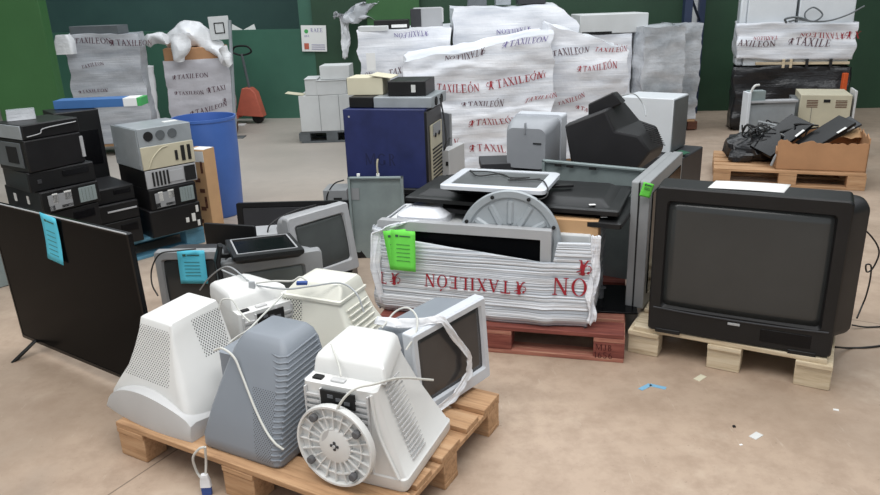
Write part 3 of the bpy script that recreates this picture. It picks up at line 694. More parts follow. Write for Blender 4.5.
# green notes
def note(label, p, rot, w, h, mat, n=5, group=None, bend=0):
    t_ = thing('note_slip', label, 'note', p, rot, group)
    MB().grid(lambda u, v: (w * (u - .5), -bend * (v - .5) ** 2, -h * v), 4, 8).build('paper', mat, t_, smooth=True, solid=.0008)
    for i in range(n): box('text_line', (.0, -.0035 - bend * .05, -h * (.35 + .1 * i)), (w * .55, .0006, .0022), 'ink', t_, 0)
    box('heading', (w * .08, -.0035 - bend * .1, -h * .14), (w * .45, .0006, .005), 'ink', t_, 0); box('logo', (-w * .25, -.0035, -h * .14), (w * .12, .0006, .011), 'ink', t_, 0)
    return t_
q = Matrix.Rotation(R_(BY), 3, 'Z')
note('front bright green printed slip stuck on the wrapped bundle', Vector((BX, BYY, .1445)) + q @ Vector((-.352, -.03, .455)), (-2, 1, BY), .125, .205, 'green_note', group='green slips')
note('rear bright green printed slip fanned out behind another on the bundle', Vector((BX, BYY, .1445)) + q @ Vector((-.40, -.024, .452)), (-2, -9, BY), .12, .2, 'green_note', group='green slips')
# loose film bunched at both ends of the bundle
lw = Matrix.Translation((BX, BYY, .1445)) @ Matrix.Rotation(R_(BY), 4, 'Z')
def ruff(name, label, pts, wid, seed, mat='film_thick', amp=.03):
    o = crumple(name, label, 'plastic film', [lw @ Vector(p) for p in pts], wid, mat, amp, seed); return o
ruff('film_ruff', 'bunched white film at the left end of the printed bundle', [(-.49, -.0, .05), (-.52, .0, .25), (-.5, .02, .42), (-.42, .03, .46), (-.32, .08, .47)], [.03, .05, .07, .08, .04], 4, 'wrap', .012)
ruff('film_ruff', 'torn loose film hanging at the right end of the printed bundle', [(.55, .06, .46), (.55, .05, .3), (.545, .04, .16), (.55, .03, .04)], [.05, .04, .04, .03], 12, 'wrap', .015)
o = MB().box((0, 0, 0), (.3, .12, .12)).build('cardboard_box', 'card_light', None, .004); o.location = lw @ Vector((.40, .22, .44)); o.rotation_euler = (0, 0, R_(BY)); tag(o, 'tan cardboard carton inside the bundle beside the flat television', 'box')
o = MB().loft([rr(-.14, .14, -.12, .12, 0, .04), rr(-.13, .13, -.11, .11, .07, .05), rr(-.08, .08, -.07, .07, .1, .04)]).build('white_parcel', 'wrap', None, smooth=True); o.location = lw @ Vector((-.33, .25, .40)); o.rotation_euler = (0, 0, R_(BY)); tag(o, 'smooth white parcel tucked behind the silver television frame', 'parcel')
# ------ flat black screens lying on the bundle
def flat(name, label, cat, loc, rot, w, d, h, mat, bulge=.03, group='black screens lying on the bundle'):
    t_ = thing(name, label, cat, loc, rot, group)
    MB().loft([rr(-w / 2, w / 2, -d / 2, d / 2, 0, .012), rr(-w / 2, w / 2, -d / 2, d / 2, h * .55, .012), rr(-w / 2 + .012, w / 2 - .012, -d / 2 + .012, d / 2 - .012, h * .7, .012)]).build('bezel', mat, t_, smooth=True)
    MB().loft([rr(-w / 2 + .05, w / 2 - .05, -d / 2 + .045, d / 2 - .04, h * .68, .02), rr(-w / 2 + .09, w / 2 - .09, -d / 2 + .1, d / 2 - .07, h * .68 + bulge, .03)]).build('back_cover', mat, t_, smooth=True)
    return t_
A_ = flat('flat_television', 'black flat television lying lowest on the bundle with white tag', 'television', (.50, 3.58, .615), (0, 0, -26), .98, .5, .04, 'black', .012)
B_ = flat('flat_television', 'black flat television lying under the white edged screen', 'television', (.42, 3.61, .668), (0, 0, -22), 1.08, .5, .035, 'black', .025)
for o_, p_, lab in ((A_, (.4, -.2, .04), 'tag'), (B_, (.41, -.2, .035), 'tag')): 
    box('white_tag', p_, (.03, .018, .002), 'paper', o_, 0, rot=(0, 0, 25))
# white edged screen lying face up
LC = thing('lcd_monitor', 'white edged flat monitor lying face up on the black screens', 'monitor', (.318, 3.52, .733), (0, 0, -21))
MB().loft([rr(-.22, .22, -.15, .13, 0, .06), rr(-.255, .255, -.185, .185, .026, .04), rr(-.262, .262, -.19, .19, .03, .03)]).build('back_shell', 'black_gloss', LC, smooth=True)
MB().loft([rr(-.264, .264, -.192, .192, .03, .03), rr(-.264, .264, -.192, .192, .048, .03), rr(-.258, .258, -.186, .186, .052, .03), rr(-.215, .215, -.15, .15, .052, .01), rr(-.214, .214, -.149, .149, .046, .01)]).build('bezel', 'silver_light', LC, smooth=True)
M['lcd_grey'] = worn('grey_panel_glass', srgb(98, 100, 102), .22, .1)
box('screen', (0, 0, .046), (.43, .3, .004), 'lcd_grey', LC, 0)
lm = Matrix.Translation(LC.location) @ Matrix.Rotation(R_(-21), 4, 'Z')
cable('black lead lying loosely over the white edged monitor', [lm @ Vector(p) for p in ((-.2, .12, .056), (-.12, .0, .058), (-.02, .06, .06), (.08, -.04, .06), (.2, -.02, .06), (.25, -.1, .058), (.275, -.17, .04), (.265, -.2, .02), (.2, -.215, .005))], .0035, 'cable_black')
cable('thin black lead crossing the white edged monitor screen', [lm @ Vector(p) for p in ((-.2, .1, .056), (-.08, .1, .058), (.05, .0, .059), (.14, .02, .059), (.05, -.05, .058), (.2, .0, .06))], .003, 'cable_black')
o = tag(box('stand_piece', (.62, 3.52, .737), (.12, .04, .014), 'black'), 'small black foot piece beside the white edged monitor', 'foot')
# round ribbed metal plate leaning behind the silver television
DK = thing('round_plate', 'round ribbed grey metal base plate standing behind the silver television', 'metal plate', (.285, 3.235, .585), (0, 0, -10)); DK.rotation_euler = (R_(82), 0, R_(-19)); DK.location = (.333, 3.262, .535)
MB().lathe([(0, .008), (.07, .01), (.078, .002), (.205, .002), (.215, .014), (.243, .016), (.25, .008), (.25, 0), (0, -.004)], seg=64).build('disc', 'steel', DK, smooth=True)
q_ = MB()
for k in range(12):
    q_.T = Matrix.Rotation(2 * math.pi * k / 12, 4, 'Z'); q_.loft([rr(.085, .2, -.018, .018, .002, .012), rr(.09, .195, -.008, .008, .012, .006)])
q_.build('pressed_ribs', 'steel', DK, smooth=True)
for k in range(8):
    a = R_(22 + 45 * k); MB().lathe([(.009, 0), (.009, .02), (.004, .022)], seg=10).build('bolt', 'dark_slot', DK).location = (.228 * math.cos(a), .228 * math.sin(a), .004)
# ------ behind the bundle: sheet metal, tube sets
def panel(name, label, cat, p0, p1, z0, z1, th_, mat, lean=0, fl=.02):
    """upright folded metal panel between two floor points"""
    p0, p1 = Vector(p0).to_2d(), Vector(p1).to_2d(); d = p1 - p0; yaw = math.degrees(math.atan2(d.y, d.x)); L = d.length
    t_ = thing(name, label, cat, (p0.x, p0.y, z0), (lean, 0, yaw)); h = z1 - z0
    MB().box((L / 2, 0, h / 2), (L, th_, h)).build('sheet', mat, t_, .002)
    for x in (.008, L - .008): box('flange', (x, -.012, h / 2), (.016, .03, h), mat, t_, .002)
    box('flange', (L / 2, -.012, h - .006), (L, .03, .012), mat, t_, .002)
    return t_
a, b = Vector((.60, 3.98)), Vector((1.12, 3.66))
pn = panel('metal_panel', 'tall folded zinc panel standing behind the black screens', 'metal panel', (a.x, a.y), (b.x - .03, b.y), .1445, .775, .012, 'steel_green', lean=0)
for x in (.1, .17, .3): box('slot', (x, -.03, .61), (.04, .004, .012), 'dark_slot', pn, 0)
FRM = thing('flat_television', 'silver grey flat television standing edge on behind the big black television', 'television', (1.0, 3.285, .146), (0, 0, 60.5))
b_ = MB(); b_.loft([ry_ring(0, .74, 0, .655, y, .012) for y in (.0, .05)]); b_.loft([ry_ring(.0, .74, .0, .65, y, .012) for y in (.052, .09)]); b_.build('casing', 'silver_dull', FRM, .004)
box('screen', (.37, -.002, .33), (.64, .006, .52), 'lcd_glass', FRM, 0)
box('groove', (-.001, .051, .33), (.006, .006, .63), 'dark_slot', FRM, 0)
n_ = note('small bright green slip folded over the grey television edge', Vector((.985, 3.262, .8)), (4, 14, -10), .05, .07, 'green_note', n=2, group=None)
GP = thing('glass_base', 'gloss black glass base plate lying at the right end of the red pallet', 'base plate', (.82, 3.44, .15), (0, 0, -12))
box('plate', (0, 0, 0), (.36, .36, .01), 'black_gloss', GP, .002)
MB().lathe([(.02, .0), (.02, .05), (.03, .055), (0, .055)], seg=16).build('neck', 'lcd_grey', GP, smooth=True).location = (.0, .0, .005)
box('clip', (-.02, .02, .05), (.05, .02, .05), 'charcoal', GP, .003)
# grey tube monitor back on the pile behind
M['back_grey'] = worn('mid_grey_plastic', srgb(146, 149, 154), .45, .06)
CB = thing('crt_monitor', 'grey rounded monitor back resting on the pile beside a black one', 'monitor', (.58, 4.5, .60), (0, 0, -28)); CB.scale = (.88, .95, .9)
MB().loft([ry_ring(-.14, .15, .02, .30, -.06, .05), ry_ring(-.165, .175, .0, .34, .0, .07), ry_ring(-.18, .185, -.005, .355, .1, .05), ry_ring(-.175, .18, .0, .35, .16, .04)]).build('rear_cover', 'back_grey', CB, smooth=True)
MB().loft([ry_ring(-.17, .19, -.01, .365, .15, .03), ry_ring(-.17, .2, -.015, .37, .24, .02)]).build('bezel', 'silver_light', CB, smooth=True)
box('latch', (.0, -.058, .3), (.012, .02, .08), 'back_grey', CB, .004); box('port', (.09, -.062, .2), (.06, .01, .008), 'dark_slot', CB, .001)
# support table of cartons behind (what the two rest on)
SP = thing('monitor_stack', 'dark grey cased equipment stacked behind the black screens', 'equipment', (.72, 4.5, 0), (0, 0, -12))
box('lower_case', (0, 0, .15), (.8, .6, .3), 'charcoal', SP, .01); box('upper_case', (0, 0, .45), (.78, .56, .29), 'black_metal', SP, .01)
# black tube television lying on its face
BT = thing('crt_television', 'black tube television lying tilted on top of the pile', 'television', (1.05, 4.2, .6))
def prof(pts, Y, o=(1.05, 4.2, .6)): return [atY(x, y, Y) - Vector(o) for x, y in pts]
fr = prof(((563, 125), (605, 109), (615, 131), (639, 136), (652, 152), (636, 172), (570, 166)), 4.15)
bk = prof(((592, 113), (624, 101), (640, 120), (657, 126), (664, 146), (660, 156), (596, 156)), 4.62)
mid = [a.lerp(b, .12) for a, b in zip(fr, bk)]
cn = sum(fr, Vector()) / 7; fr = [cn + (p - cn) * .97 for p in fr]
MB().loft([fr, mid, bk]).build('housing', 'black_dusty', BT, .012)
f2 = prof(((588, 104), (613, 92), (622, 104), (588, 118)), 4.3); b2 = prof(((599, 99), (617, 91), (626, 101), (600, 112)), 4.5)
MB().loft([f2, b2]).build('tube_neck_cover', 'black_dusty', BT, .008)
g = MB(); A_0, B_0, C_0, D_0 = prof(((641, 124), (654, 129), (662, 146), (650, 142)), 4.4)
for k in range(9):
    u = k / 8; g.tube([A_0.lerp(D_0, u) + Vector((.0, -.03, .01)), B_0.lerp(C_0, u) + Vector((.01, -.03, .01))], .003)
g.build('vents', 'black_dusty', BT)
cable('thin grey lead curving over the black television on the pile', [atY(620, 96, 4.6), atY(634, 94, 4.7), atY(643, 104, 4.7), atY(646, 116, 4.6)], .004, 'cable_grey')
# white desktop case
PW = thing('computer_case', 'white computer case with grey metal side behind the black television', 'computer', (1.68, 5.55, .50), (0, 0, -36))
MB().box((0, 0, .2), (.4, .34, .4)).build('case', 'white_enamel', PW, .006)
box('side_plate', (.203, 0, .2), (.008, .32, .38), 'steel_dark', PW, .002)
SQ = thing('equipment_stand', 'dark grey cabinet under the white computer case', 'cabinet', (1.68, 5.55, 0), (0, 0, -36))
box('case', (.05, -.03, .25), (.56, .5, .49), 'charcoal', SQ, .01)
PB = tag(MB().box((0, 0, 0), (.16, .1, .006)).build('circuit_board', 'pcb', None, .001), 'green circuit board sticking out beside the white computer case', 'circuit board')
PB.location = at(677, 154, .51); PB.rotation_euler = (0, R_(-8), R_(20))
tag(MB().box((.53, 4.62, .62), (.5, .25, .05)).build('flat_case', 'charcoal', None, .004), 'thin dark case lying behind the grey monitor back', 'case')
# ================================================================ BIG FLAT SCREEN AT THE LEFT
LT = thing('flat_television', 'very large black flat television standing at the left edge with blue slip', 'television', (-1.705, 3.08, .062), (1.2, 0, -34.1))
W_, H_ = 1.133, .735
MB().loft([ry_ring(-W_ / 2, W_ / 2, 0, H_, .02, .008), ry_ring(-W_ / 2, W_ / 2, 0, H_, 0, .008), ry_ring(-W_ / 2 + .012, W_ / 2 - .012, .018, H_ - .012, -.001, .004), ry_ring(-W_ / 2 + .013, W_ / 2 - .013, .019, H_ - .013, .003, .004)]).build('frame', 'black_gloss', LT, smooth=True)
box('screen', (0, .003, H_ / 2 + .003), (W_ - .026, .004, H_ - .032), 'lcd_glass', LT, 0)
MB().loft([ry_ring(-W_ / 2 + .1, W_ / 2 - .1, .1, H_ - .14, .018, .03), ry_ring(-W_ / 2 + .2, W_ / 2 - .22, .14, H_ - .2, .05, .03)]).build('rear_cover', 'black', LT, smooth=True)
MB().tube([(-W_ / 2 + .005, -.003, H_ + .001), (W_ / 2 - .005, -.003, H_ + .001)], .0035, smooth=False).build('edge_trim', 'silver', LT)
for x in (-.44, .44):
    f_ = MB(); f_.loft([[Vector((x - .012, .0, .015)), Vector((x + .012, 0, .015)), Vector((x + .012, .02, .015)), Vector((x - .012, .02, .015))], [Vector((x - .03, -.13, -.06)), Vector((x - .01, -.13, -.06)), Vector((x - .01, -.1, -.06)), Vector((x - .03, -.1, -.06))]])
    f_.loft([[Vector((x - .012, .0, .015)), Vector((x + .012, 0, .015)), Vector((x + .012, .02, .015)), Vector((x - .012, .02, .015))], [Vector((x - .012, .12, -.06)), Vector((x + .012, .12, -.06)), Vector((x + .012, .15, -.06)), Vector((x - .012, .15, -.06))]])
    f_.build('foot', 'black', LT, .004)
m_ = Matrix.Translation(LT.location) @ LT.rotation_euler.to_matrix().to_4x4()
note('light blue printed slip folded over the top of the very large flat television', m_ @ Vector((.0, -.006, H_ + .006)), (1, 6, -34), .125, .225, 'blue_note', n=6, bend=.02)
# ================================================================ COMPUTER STACKS ON THE BLUE PALLET
pallet('blue painted pallet under the stacks of old computers', (-2.44, 4.93, 0), 45.5, mats=('blue_wood', 'blue_wood'))
def computer(label, x, y, z, yaw, w, d, h, body='black_metal', front='black', kind='slots', group='old computers on the blue pallet', name='desktop_computer'):
    t_ = thing(name, label, 'computer', (x, y, z), yaw, group)
    box('case', (0, 0, h / 2), (w, d, h), body, t_, .003)
    y0 = -d / 2
    if front: box('front_panel', (0, y0 - .004, h / 2), (w - .004, .012, h - .006), front, t_, .003)
    y0 -= .0125
    def r(nm, cx, cz, sx, sz, m_): box(nm, (cx * w, y0, cz * h), (sx * w, .006, sz * h), m_, t_, .001)
    if kind == 'slots':
        for i in range(5): r('vent_slot', -.36 + .07 * i, .5, .035, .75, 'dark_slot')
        r('drive_bay', .08, .5, .28, .6, 'silver'); r('drive_bay', .36, .5, .22, .8, 'dark_slot')
    elif kind == 'rear':
        r('port_plate', -.2, .45, .4, .7, 'silver_dull'); r('card_slots', .28, .5, .3, .7, 'steel_green')
        r('sticker', -.28, .62, .09, .45, 'label'); r('sticker', -.06, .66, .12, .4, 'label'); r('connector', -.36, .22, .1, .22, 'dark_slot'); r('connector', -.1, .2, .2, .14, 'dark_slot')
        for i in range(4): r('card_bracket', .18 + .06 * i, .5, .012, .6, 'dark_slot')
    elif kind == 'dark':
        r('drive_bay', .2, .68, .4, .3, 'black_gloss'); r('button', -.35, .5, .06, .2, 'charcoal')
    elif kind == 'tags':
        r('sticker', .33, .45, .07, .3, 'label'); r('sticker', .2, .4, .06, .18, 'label'); r('sticker', .42, .75, .05, .25, 'label'); r('sticker', .42, .2, .05, .22, 'label')
    elif kind == 'strip':
        r('metal_strip', .1, .6, .7, .09, 'silver')
    elif kind == 'big':
        r('drive_bay', .14, .45, .05, .42, 'dark_slot'); r('drive_bay', .27, .5, .07, .66, 'dark_slot'); r('drive_bay', .39, .5, .06, .66, 'dark_slot')
        MB().tube([(-.4 * w, y0, .08 * h), (-.3 * w, y0, .5 * h), (-.12 * w, y0, .85 * h), (0, y0, .9 * h)], .004).build('moulding', 'beige', t_)
    return t_
X0, Y0 = -1.995, 5.06
computer('black computer with small white stickers lowest on the right stack', X0, Y0 - .03, .1445, 45, .37, .42, .19, kind='tags')
computer('computer with exposed metal rear plate above the stickered one', X0, Y0 - .02, .336, 45, .34, .42, .145, front='black', kind='rear')
computer('black computer with silver slotted front under the beige one', X0, Y0, .483, 45, .37, .42, .13, front='silver', kind='slots')
PA = computer('grey steel computer with curved beige front topmost on the right stack', X0 + .0, Y0, .614, 45, .38, .42, .16, body='steel', front='beige', kind='big')
box('open_rear_plate', (0, -.03, .22), (.38, .36, .12), 'steel', PA, .003)
for i in range(3):
    MB().lathe([(.032, -.004), (.032, .004), (.0, .004)], seg=18, ax='y').build('fan_grille', 'dark_slot' if i < 1 else 'steel_dark', PA).location = (-.12 + .085 * i, -.213, .225)
box('tape', (.12, -.05, .282), (.1, .04, .004), 'paper', PA, 0)
box('side_cover', (-.193, 0, .14), (.006, .4, .27), 'steel', PA, .002)
for y in (-.17, .17):
    for z in (.04, .13): MB().lathe([(.009, 0), (.009, .006), (.003, .008)], seg=10, ax='x').build('screw', 'steel', PA).location = (-.198, y, z)
X0, Y0 = -2.27, 4.77
computer('black computer lowest in the middle behind the large flat screen', X0, Y0, .1445, 45, .28, .38, .17, kind='dark')
computer('black computer with bare silver strip in the middle of the stacks', X0, Y0, .316, 45, .28, .38, .12, kind='strip')
computer('black computer above the one with the silver strip', X0 - .02, Y0 + .02, .438, 45, .28, .38, .1, kind='dark')
X0, Y0 = -2.464, 4.50
computer('black computer lowest on the left stack behind the large flat screen', X0, Y0, .1445, 52, .34, .42, .17, kind='dark')
computer('black computer second lowest on the left stack', X0, Y0, .316, 52, .34, .42, .17, kind='dark')
PH = computer('computer with grey metal back and two stickers in the left stack', X0, Y0, .488, 54, .366, .44, .134, kind='rear')
for yy, ss in ((.1, .03), (-.06, .024)): box('sticker', (-.184, yy, .07), (.004, ss, .05), 'label', PH, 0)
computer('slim black computer under the large plain black one', X0 + .01, Y0 - .01, .624, 50, .4, .36, .12, kind='dark')
PF = computer('large plain black computer near the top of the left stack', X0, Y0 - .04, .746, 56, .35, .335, .19, front='black_metal', kind='none')
box('metal_edge', (.172, -.18, .1), (.02, .008, .13), 'silver', PF, .001)
box('silver_end', (-.178, .02, .1), (.008, .3, .15), 'steel_dark', PF, .002); box('vent', (-.184, -.03, .1), (.004, .12, .1), 'dark_slot', PF, .001)
PE = computer('slim computer with silver end topmost on the left stack', X0, Y0 - .03, .938, 56, .35, .33, .088, front='black_metal', kind='none')
box('silver_end', (-.178, .0, .044), (.008, .32, .08), 'steel', PE, .002); box('power_switch', (-.184, .12, .05), (.004, .04, .03), 'dark_slot', PE, .001)
MB().tube([(-.16, -.185, .02), (-.08, -.187, .03), (-.05, -.187, .055), (.15, -.187, .066)], .003).build('bent_edge', 'silver', PE)
o = MB().loft([rr(-.08, .08, -.05, .05, 0, .01), rr(-.075, .08, -.045, .05, .06, .01)]).build('foil_pack', 'wrap_clear', None, smooth=True); o.location = (-2.56, 4.5, 1.028); o.rotation_euler = (0, 0, R_(30)); tag(o, 'small crumpled foil pack lying on top of the left computer stack', 'pack')
computer('tall black computer behind the beige fronted one', -2.66, 5.32, .1445, 40, .3, .3, .83, kind='dark')
o = thing('flat_carton', 'blue and white flat carton with green end behind the computer stacks', 'carton', (-2.47, 5.42, .977), (0, 0, 3))
box('carton', (-.06, 0, .03), (.5, .16, .06), 'blue_box', o, .002); box('white_end', (.235, 0, .03), (.1, .16, .06), 'paper', o, .002); box('green_end', (.30, 0, .03), (.03, .16, .06), 'green_print', o, .002)
o = computer('bluish grey case at the far left edge beside the stacks', -2.95, 4.35, 0, 50, .3, .3, .62, body='steel_green', front='steel_green', kind='none')
# blue drum
BR = thing('plastic_drum', 'tall blue plastic drum standing behind the computer stacks', 'drum', (-1.88, 5.88, 0)); BR.scale = (.86, .86, .94)
MB().lathe([(0, .004), (.25, 0), (.262, .02), (.275, .3), (.285, .6), (.287, .83), (.295, .84), (.295, .862), (.28, .862), (.276, .83), (.262, .3), (.25, .05), (0, .05)], seg=48).build('body', 'blue_pl', BR, smooth=True)
# tall brown carton
CT = thing('cardboard_carton', 'tall brown cardboard carton standing beside the blue drum', 'carton', (-1.775, 5.36, 0), (0, 0, -21))
box('carton', (0, 0, .325), (.16, .135, .65), 'card_light', CT, .003)
box('shipping_label', (.03, -.0685, .60), (.1, .002, .08), 'paper', CT, 0); box('shipping_label', (.02, 0, .651), (.12, .11, .002), 'paper', CT, 0)
for zz, xx in ((.5, -.03), (.42, .0), (.34, .03), (.2, .02), (.1, -.02)): box('printed_mark', (xx, -.0685, zz), (.045, .002, .03), 'wood_dark', CT, 0)
for zz in (.52, .25): box('printed_mark', (.05, -.0685, zz), (.02, .002, .09), 'wood_dark', CT, 0)
# ================================================================ MIDDLE CLUSTER
M['tube_pale'] = worn('pale_grey_tube_glass', srgb(98, 104, 103), .2, .12, 3)
M['tube_mid'] = worn('mid_grey_tube_glass', srgb(72, 76, 75), .2, .2, 4)
T3 = crt('crt_television', 'small grey tube television with a blue slip behind the white monitors', 'television', (-1.36, 3.66, 0), (0, 0, -3), .37, .41, .36, 'silver_dull', 'charcoal', 'tv_glass', ms=.035, mt=.045, mb_=.07)
note('light blue printed slip hanging over the small grey television', (-1.335, 3.652, .418), (-1, 1, -3), .15, .19, 'blue_note', n=5)
cable('black lead looping over the left side of the small grey television', [at(196, 249, .43), at(176, 251, .43), at(160, 254, .42), at(152, 268, .34), at(152, 284, .26), at(158, 296, .2)], .004, 'cable_black')
T4 = crt('crt_television', 'grey tube television under the black flat monitor', 'television', (-.84, 3.40, 0), (0, 0, 20), .5, .455, .36, 'silver_dull', 'silver_dull', 'tube_pale', ms=.09, mt=.06, mb_=.12)
T6 = crt('crt_television', 'silver tube television tilted back beside the wrapped bundle', 'television', (-.628, 3.86, .155), (-6, -4, 36), .385, .40, .36, 'silver', 'silver', 'tube_mid', ms=.035, mt=.05, mb_=.06, bt=.07)
tag(MB().box((-.74, 4.03, .075), (.44, .38, .15)).build('black_case', 'black_metal', None, .004), 'low black case under the tilted silver television', 'case')
T5 = thing('flat_television', 'black flat television leaning behind the tilted silver television', 'television', (-.925, 4.62, 0), (-4, 0, -2))
MB().loft([ry_ring(-.43, .43, 0, .40, .03, .01), ry_ring(-.43, .43, 0, .40, 0, .01), ry_ring(-.39, .39, .04, .37, -.001, .01), ry_ring(-.385, .385, .045, .365, .008, .01)]).build('frame', 'black', T5, smooth=True)
box('back_panel', (0, .012, .2), (.78, .02, .33), 'charcoal', T5, .003)
L4 = thing('lcd_monitor', 'black flat monitor lying face up on the grey television', 'monitor', (-.885, 3.43, .468), (-4, 2, 21)); L4.scale = (.94, .86, 1)
MB().loft([rr(-.165, .165, -.2, .22, 0, .03), rr(-.18, .18, -.225, .235, .02, .02), rr(-.18, .18, -.225, .235, .034, .01)]).build('back_shell', 'black', L4, smooth=True)
MB().loft([rr(-.178, .178, -.223, .233, .034, .008), rr(-.178, .178, -.223, .233, .04, .008), rr(-.15, .15, -.16, .2, .0405, .004), rr(-.148, .148, -.158, .198, .036, .004)], cap=False).build('bezel', 'black', L4, smooth=True)
box('screen', (0, .02, .0355), (.3, .36, .003), 'lcd_glass', L4, 0)
q_ = MB()
for c_, d_ in (((0, -.165, .0415), (.3, .008, .003)), ((0, .205, .0415), (.3, .008, .003)), ((-.152, .02, .0415), (.008, .37, .003)), ((.152, .02, .0415), (.008, .37, .003))): q_.box(c_, d_)
q_.build('silver_line', 'silver', L4)
MB().loft([rr(-.25, -.225, -.12, .0, -.11, .01), rr(-.26, -.235, -.12, .0, .0, .01), rr(-.235, -.215, -.11, -.01, .075, .01)]).build('stand_foot', 'black', L4, smooth=True)
MB().tube([(-.24, -.05, .02), (-.2, -.02, .01), (-.15, 0, .01)], .012).build('stand_arm', 'black', L4, smooth=True)
a, b = atY(207, 250, 4.15), atY(257, 251, 4.05)
P2 = thing('lcd_monitor', 'thin black flat screen standing up behind the small grey television', 'monitor', (a.x, 4.15, 0), (0, 0, math.degrees(math.atan2(-.1, b.x - a.x))))
L_ = (b - a).length
MB().loft([ry_ring(0, L_, .0, .42, y, .01) for y in (0, .02)]).build('casing', 'black', P2, .003); box('rear_plate', (L_ / 2, .022, .2), (L_ * .8, .006, .3), 'charcoal', P2, .002)
o = thing('dvd_player', 'flat silver player box lying behind the thin black flat screen', 'player', (-1.05, 4.30, 0), (0, 0, 8))
box('case', (0, 0, .16), (.26, .2, .32), 'silver', o, .004); box('slot', (0, -.102, .27), (.18, .004, .01), 'dark_slot', o, 0)
cable('black lead hanging over the black flat television behind the tilted silver one', [at(316, 205, .42), at(300, 209, .42), at(283, 216, .4), at(270, 225, .36), at(267, 236, .3)], .005, 'cable_black')
# ================================================================ BLUE CASE TOWER
G_ = 'cased computers stacked behind the flat screens'
S1 = computer('charcoal computer lowest under the blue steel case', -.27, 5.2, 0, -15, .5, .44, .2, body='charcoal', kind='dark', group=G_)
S2 = computer('grey black computer directly under the blue steel case', -.24, 5.17, .2, -15, .54, .44, .19, body='charcoal', kind='dark', group=G_)
BC = thing('server_case', 'large dark blue steel case with pale grille end in the middle stack', 'computer', (-.303, 5.19, .392), (0, 0, -15), G_)
box('case', (0, 0, .275), (.59, .44, .55), 'blue_case', BC, .004)
box('front_bezel', (.3, -.02, .27), (.02, .40, .53), 'black_metal', BC, .003)
box('beige_panel', (.314, .0, .22), (.012, .3, .42), 'beige', BC, .003)
for i in range(9): box('grille_slot', (.322, .0, .05 + .026 * i), (.004, .26, .01), 'dark_slot', BC, 0)
box('switch_panel', (.322, .0, .39), (.004, .2, .08), 'silver_dull', BC, .001)
for i in range(2): MB().lathe([(.016, 0), (.016, .006)], seg=14, ax='x').build('knob', 'dark_slot', BC).location = (.322, -.05 + .1 * i, .35)
M['faded'] = plain('faded_lettering', srgb(30, 36, 74), .6)
flatwriting('MGR', .085, -.15, .16, -.2215, 'faded', BC)
box('bolt', (-.25, -.222, .5), (.012, .004, .012), 'silver', BC, 0)
TP = computer('grey steel computer with two fans lying on the blue case', -.17, 5.2, .943, -15, .42, .4, .075, body='steel', front='steel', kind='none', group=G_)
for i in range(2): MB().lathe([(.03, 0), (.03, .006), (0, .006)], seg=18, ax='x').build('fan_grille', 'dark_slot', TP).location = (.21, -.1 + .15 * i, .037)
box('port_plate', (.0, -.207, .04), (.3, .004, .03), 'steel_dark', TP, .001)
computer('short black case on the left end of the blue case', -.475, 5.24, .943, -15, .18, .3, .075, kind='none', group=G_)
TB = computer('small black boxed device topmost beside the yellowed carton', -.16, 5.2, 1.02, -12, .27, .3, .1, kind='none', group=G_)
box('sticker', (.05, -.164, .05), (.03, .004, .05), 'label', TB, 0)
o = thing('cardboard_box', 'yellowed white carton on top of the blue case stack', 'box', (-.47, 5.3, 1.02), (0, 0, -10))
box('carton', (0, 0, .06), (.26, .24, .12), 'card_cream', o, .003); box('flap', (.12, -.02, .125), (.16, .22, .006), 'card_cream', o, .001, rot=(0, 8, 0))
a = atY(447, 120, 5.5)
o = thing('side_panel', 'thin pale grey panel leaning at the right of the blue case stack', 'panel', (a.x - .05, 5.5, 0), (0, 0, -60))
box('sheet', (0, 0, .42), (.3, .02, .84), 'silver_dull', o, .002)
o = thing('white_boards', 'white boards with black plugs beside the blue case stack', 'boards', (.12, 5.35, 0), (0, 0, -25)); box('board', (0, 0, .3), (.07, .3, .6), 'offwhite', o, .004); box('plug', (.02, -.152, .5), (.02, .006, .03), 'dark_slot', o, 0); box('plug', (.02, -.152, .4), (.02, .006, .03), 'dark_slot', o, 0)
cable('black lead hanging down the end of the blue case', [atY(440, 98, 5.1), atY(444, 118, 5.05), atY(446, 140, 5.0), atY(444, 150, 5.0), atY(450, 138, 5.1)], .006, 'cable_black')
a, b = atY(347, 165, 4.62), atY(403, 168, 4.62)
GS = panel('metal_panel', 'dull grey metal sheet with label standing before the blue case', 'metal panel', (a.x, 4.62), (b.x, 4.58), 0, .565, .01, 'steel_green')
box('label_plate', (.04, -.008, .45), (.06, .004, .08), 'silver_dull', GS, 0)
for x in (.07, .2): box('clip', (x, 0, .575), (.02, .012, .02), 'paper', GS, .002)
MB().tube([(.2, -.0, .57), (.2, -.005, .64), (.205, 0, .68)], .006).build('cable_stub', 'beige', GS)
o = thing('power_supply', 'small pale grey box standing left of the dull metal sheet', 'box', (-.73, 5.1, 0), (0, 0, -5))
box('case', (0, 0, .19), (.17, .2, .38), 'silver_dull', o, .003); box('socket', (.02, -.101, .3), (.06, .004, .05), 'dark_slot', o, 0)
cable('thin black lead arching over the small pale grey box', [at(328, 208, .25), at(327, 196, .34), at(334, 184, .42), at(344, 180, .44)], .005, 'cable_black')
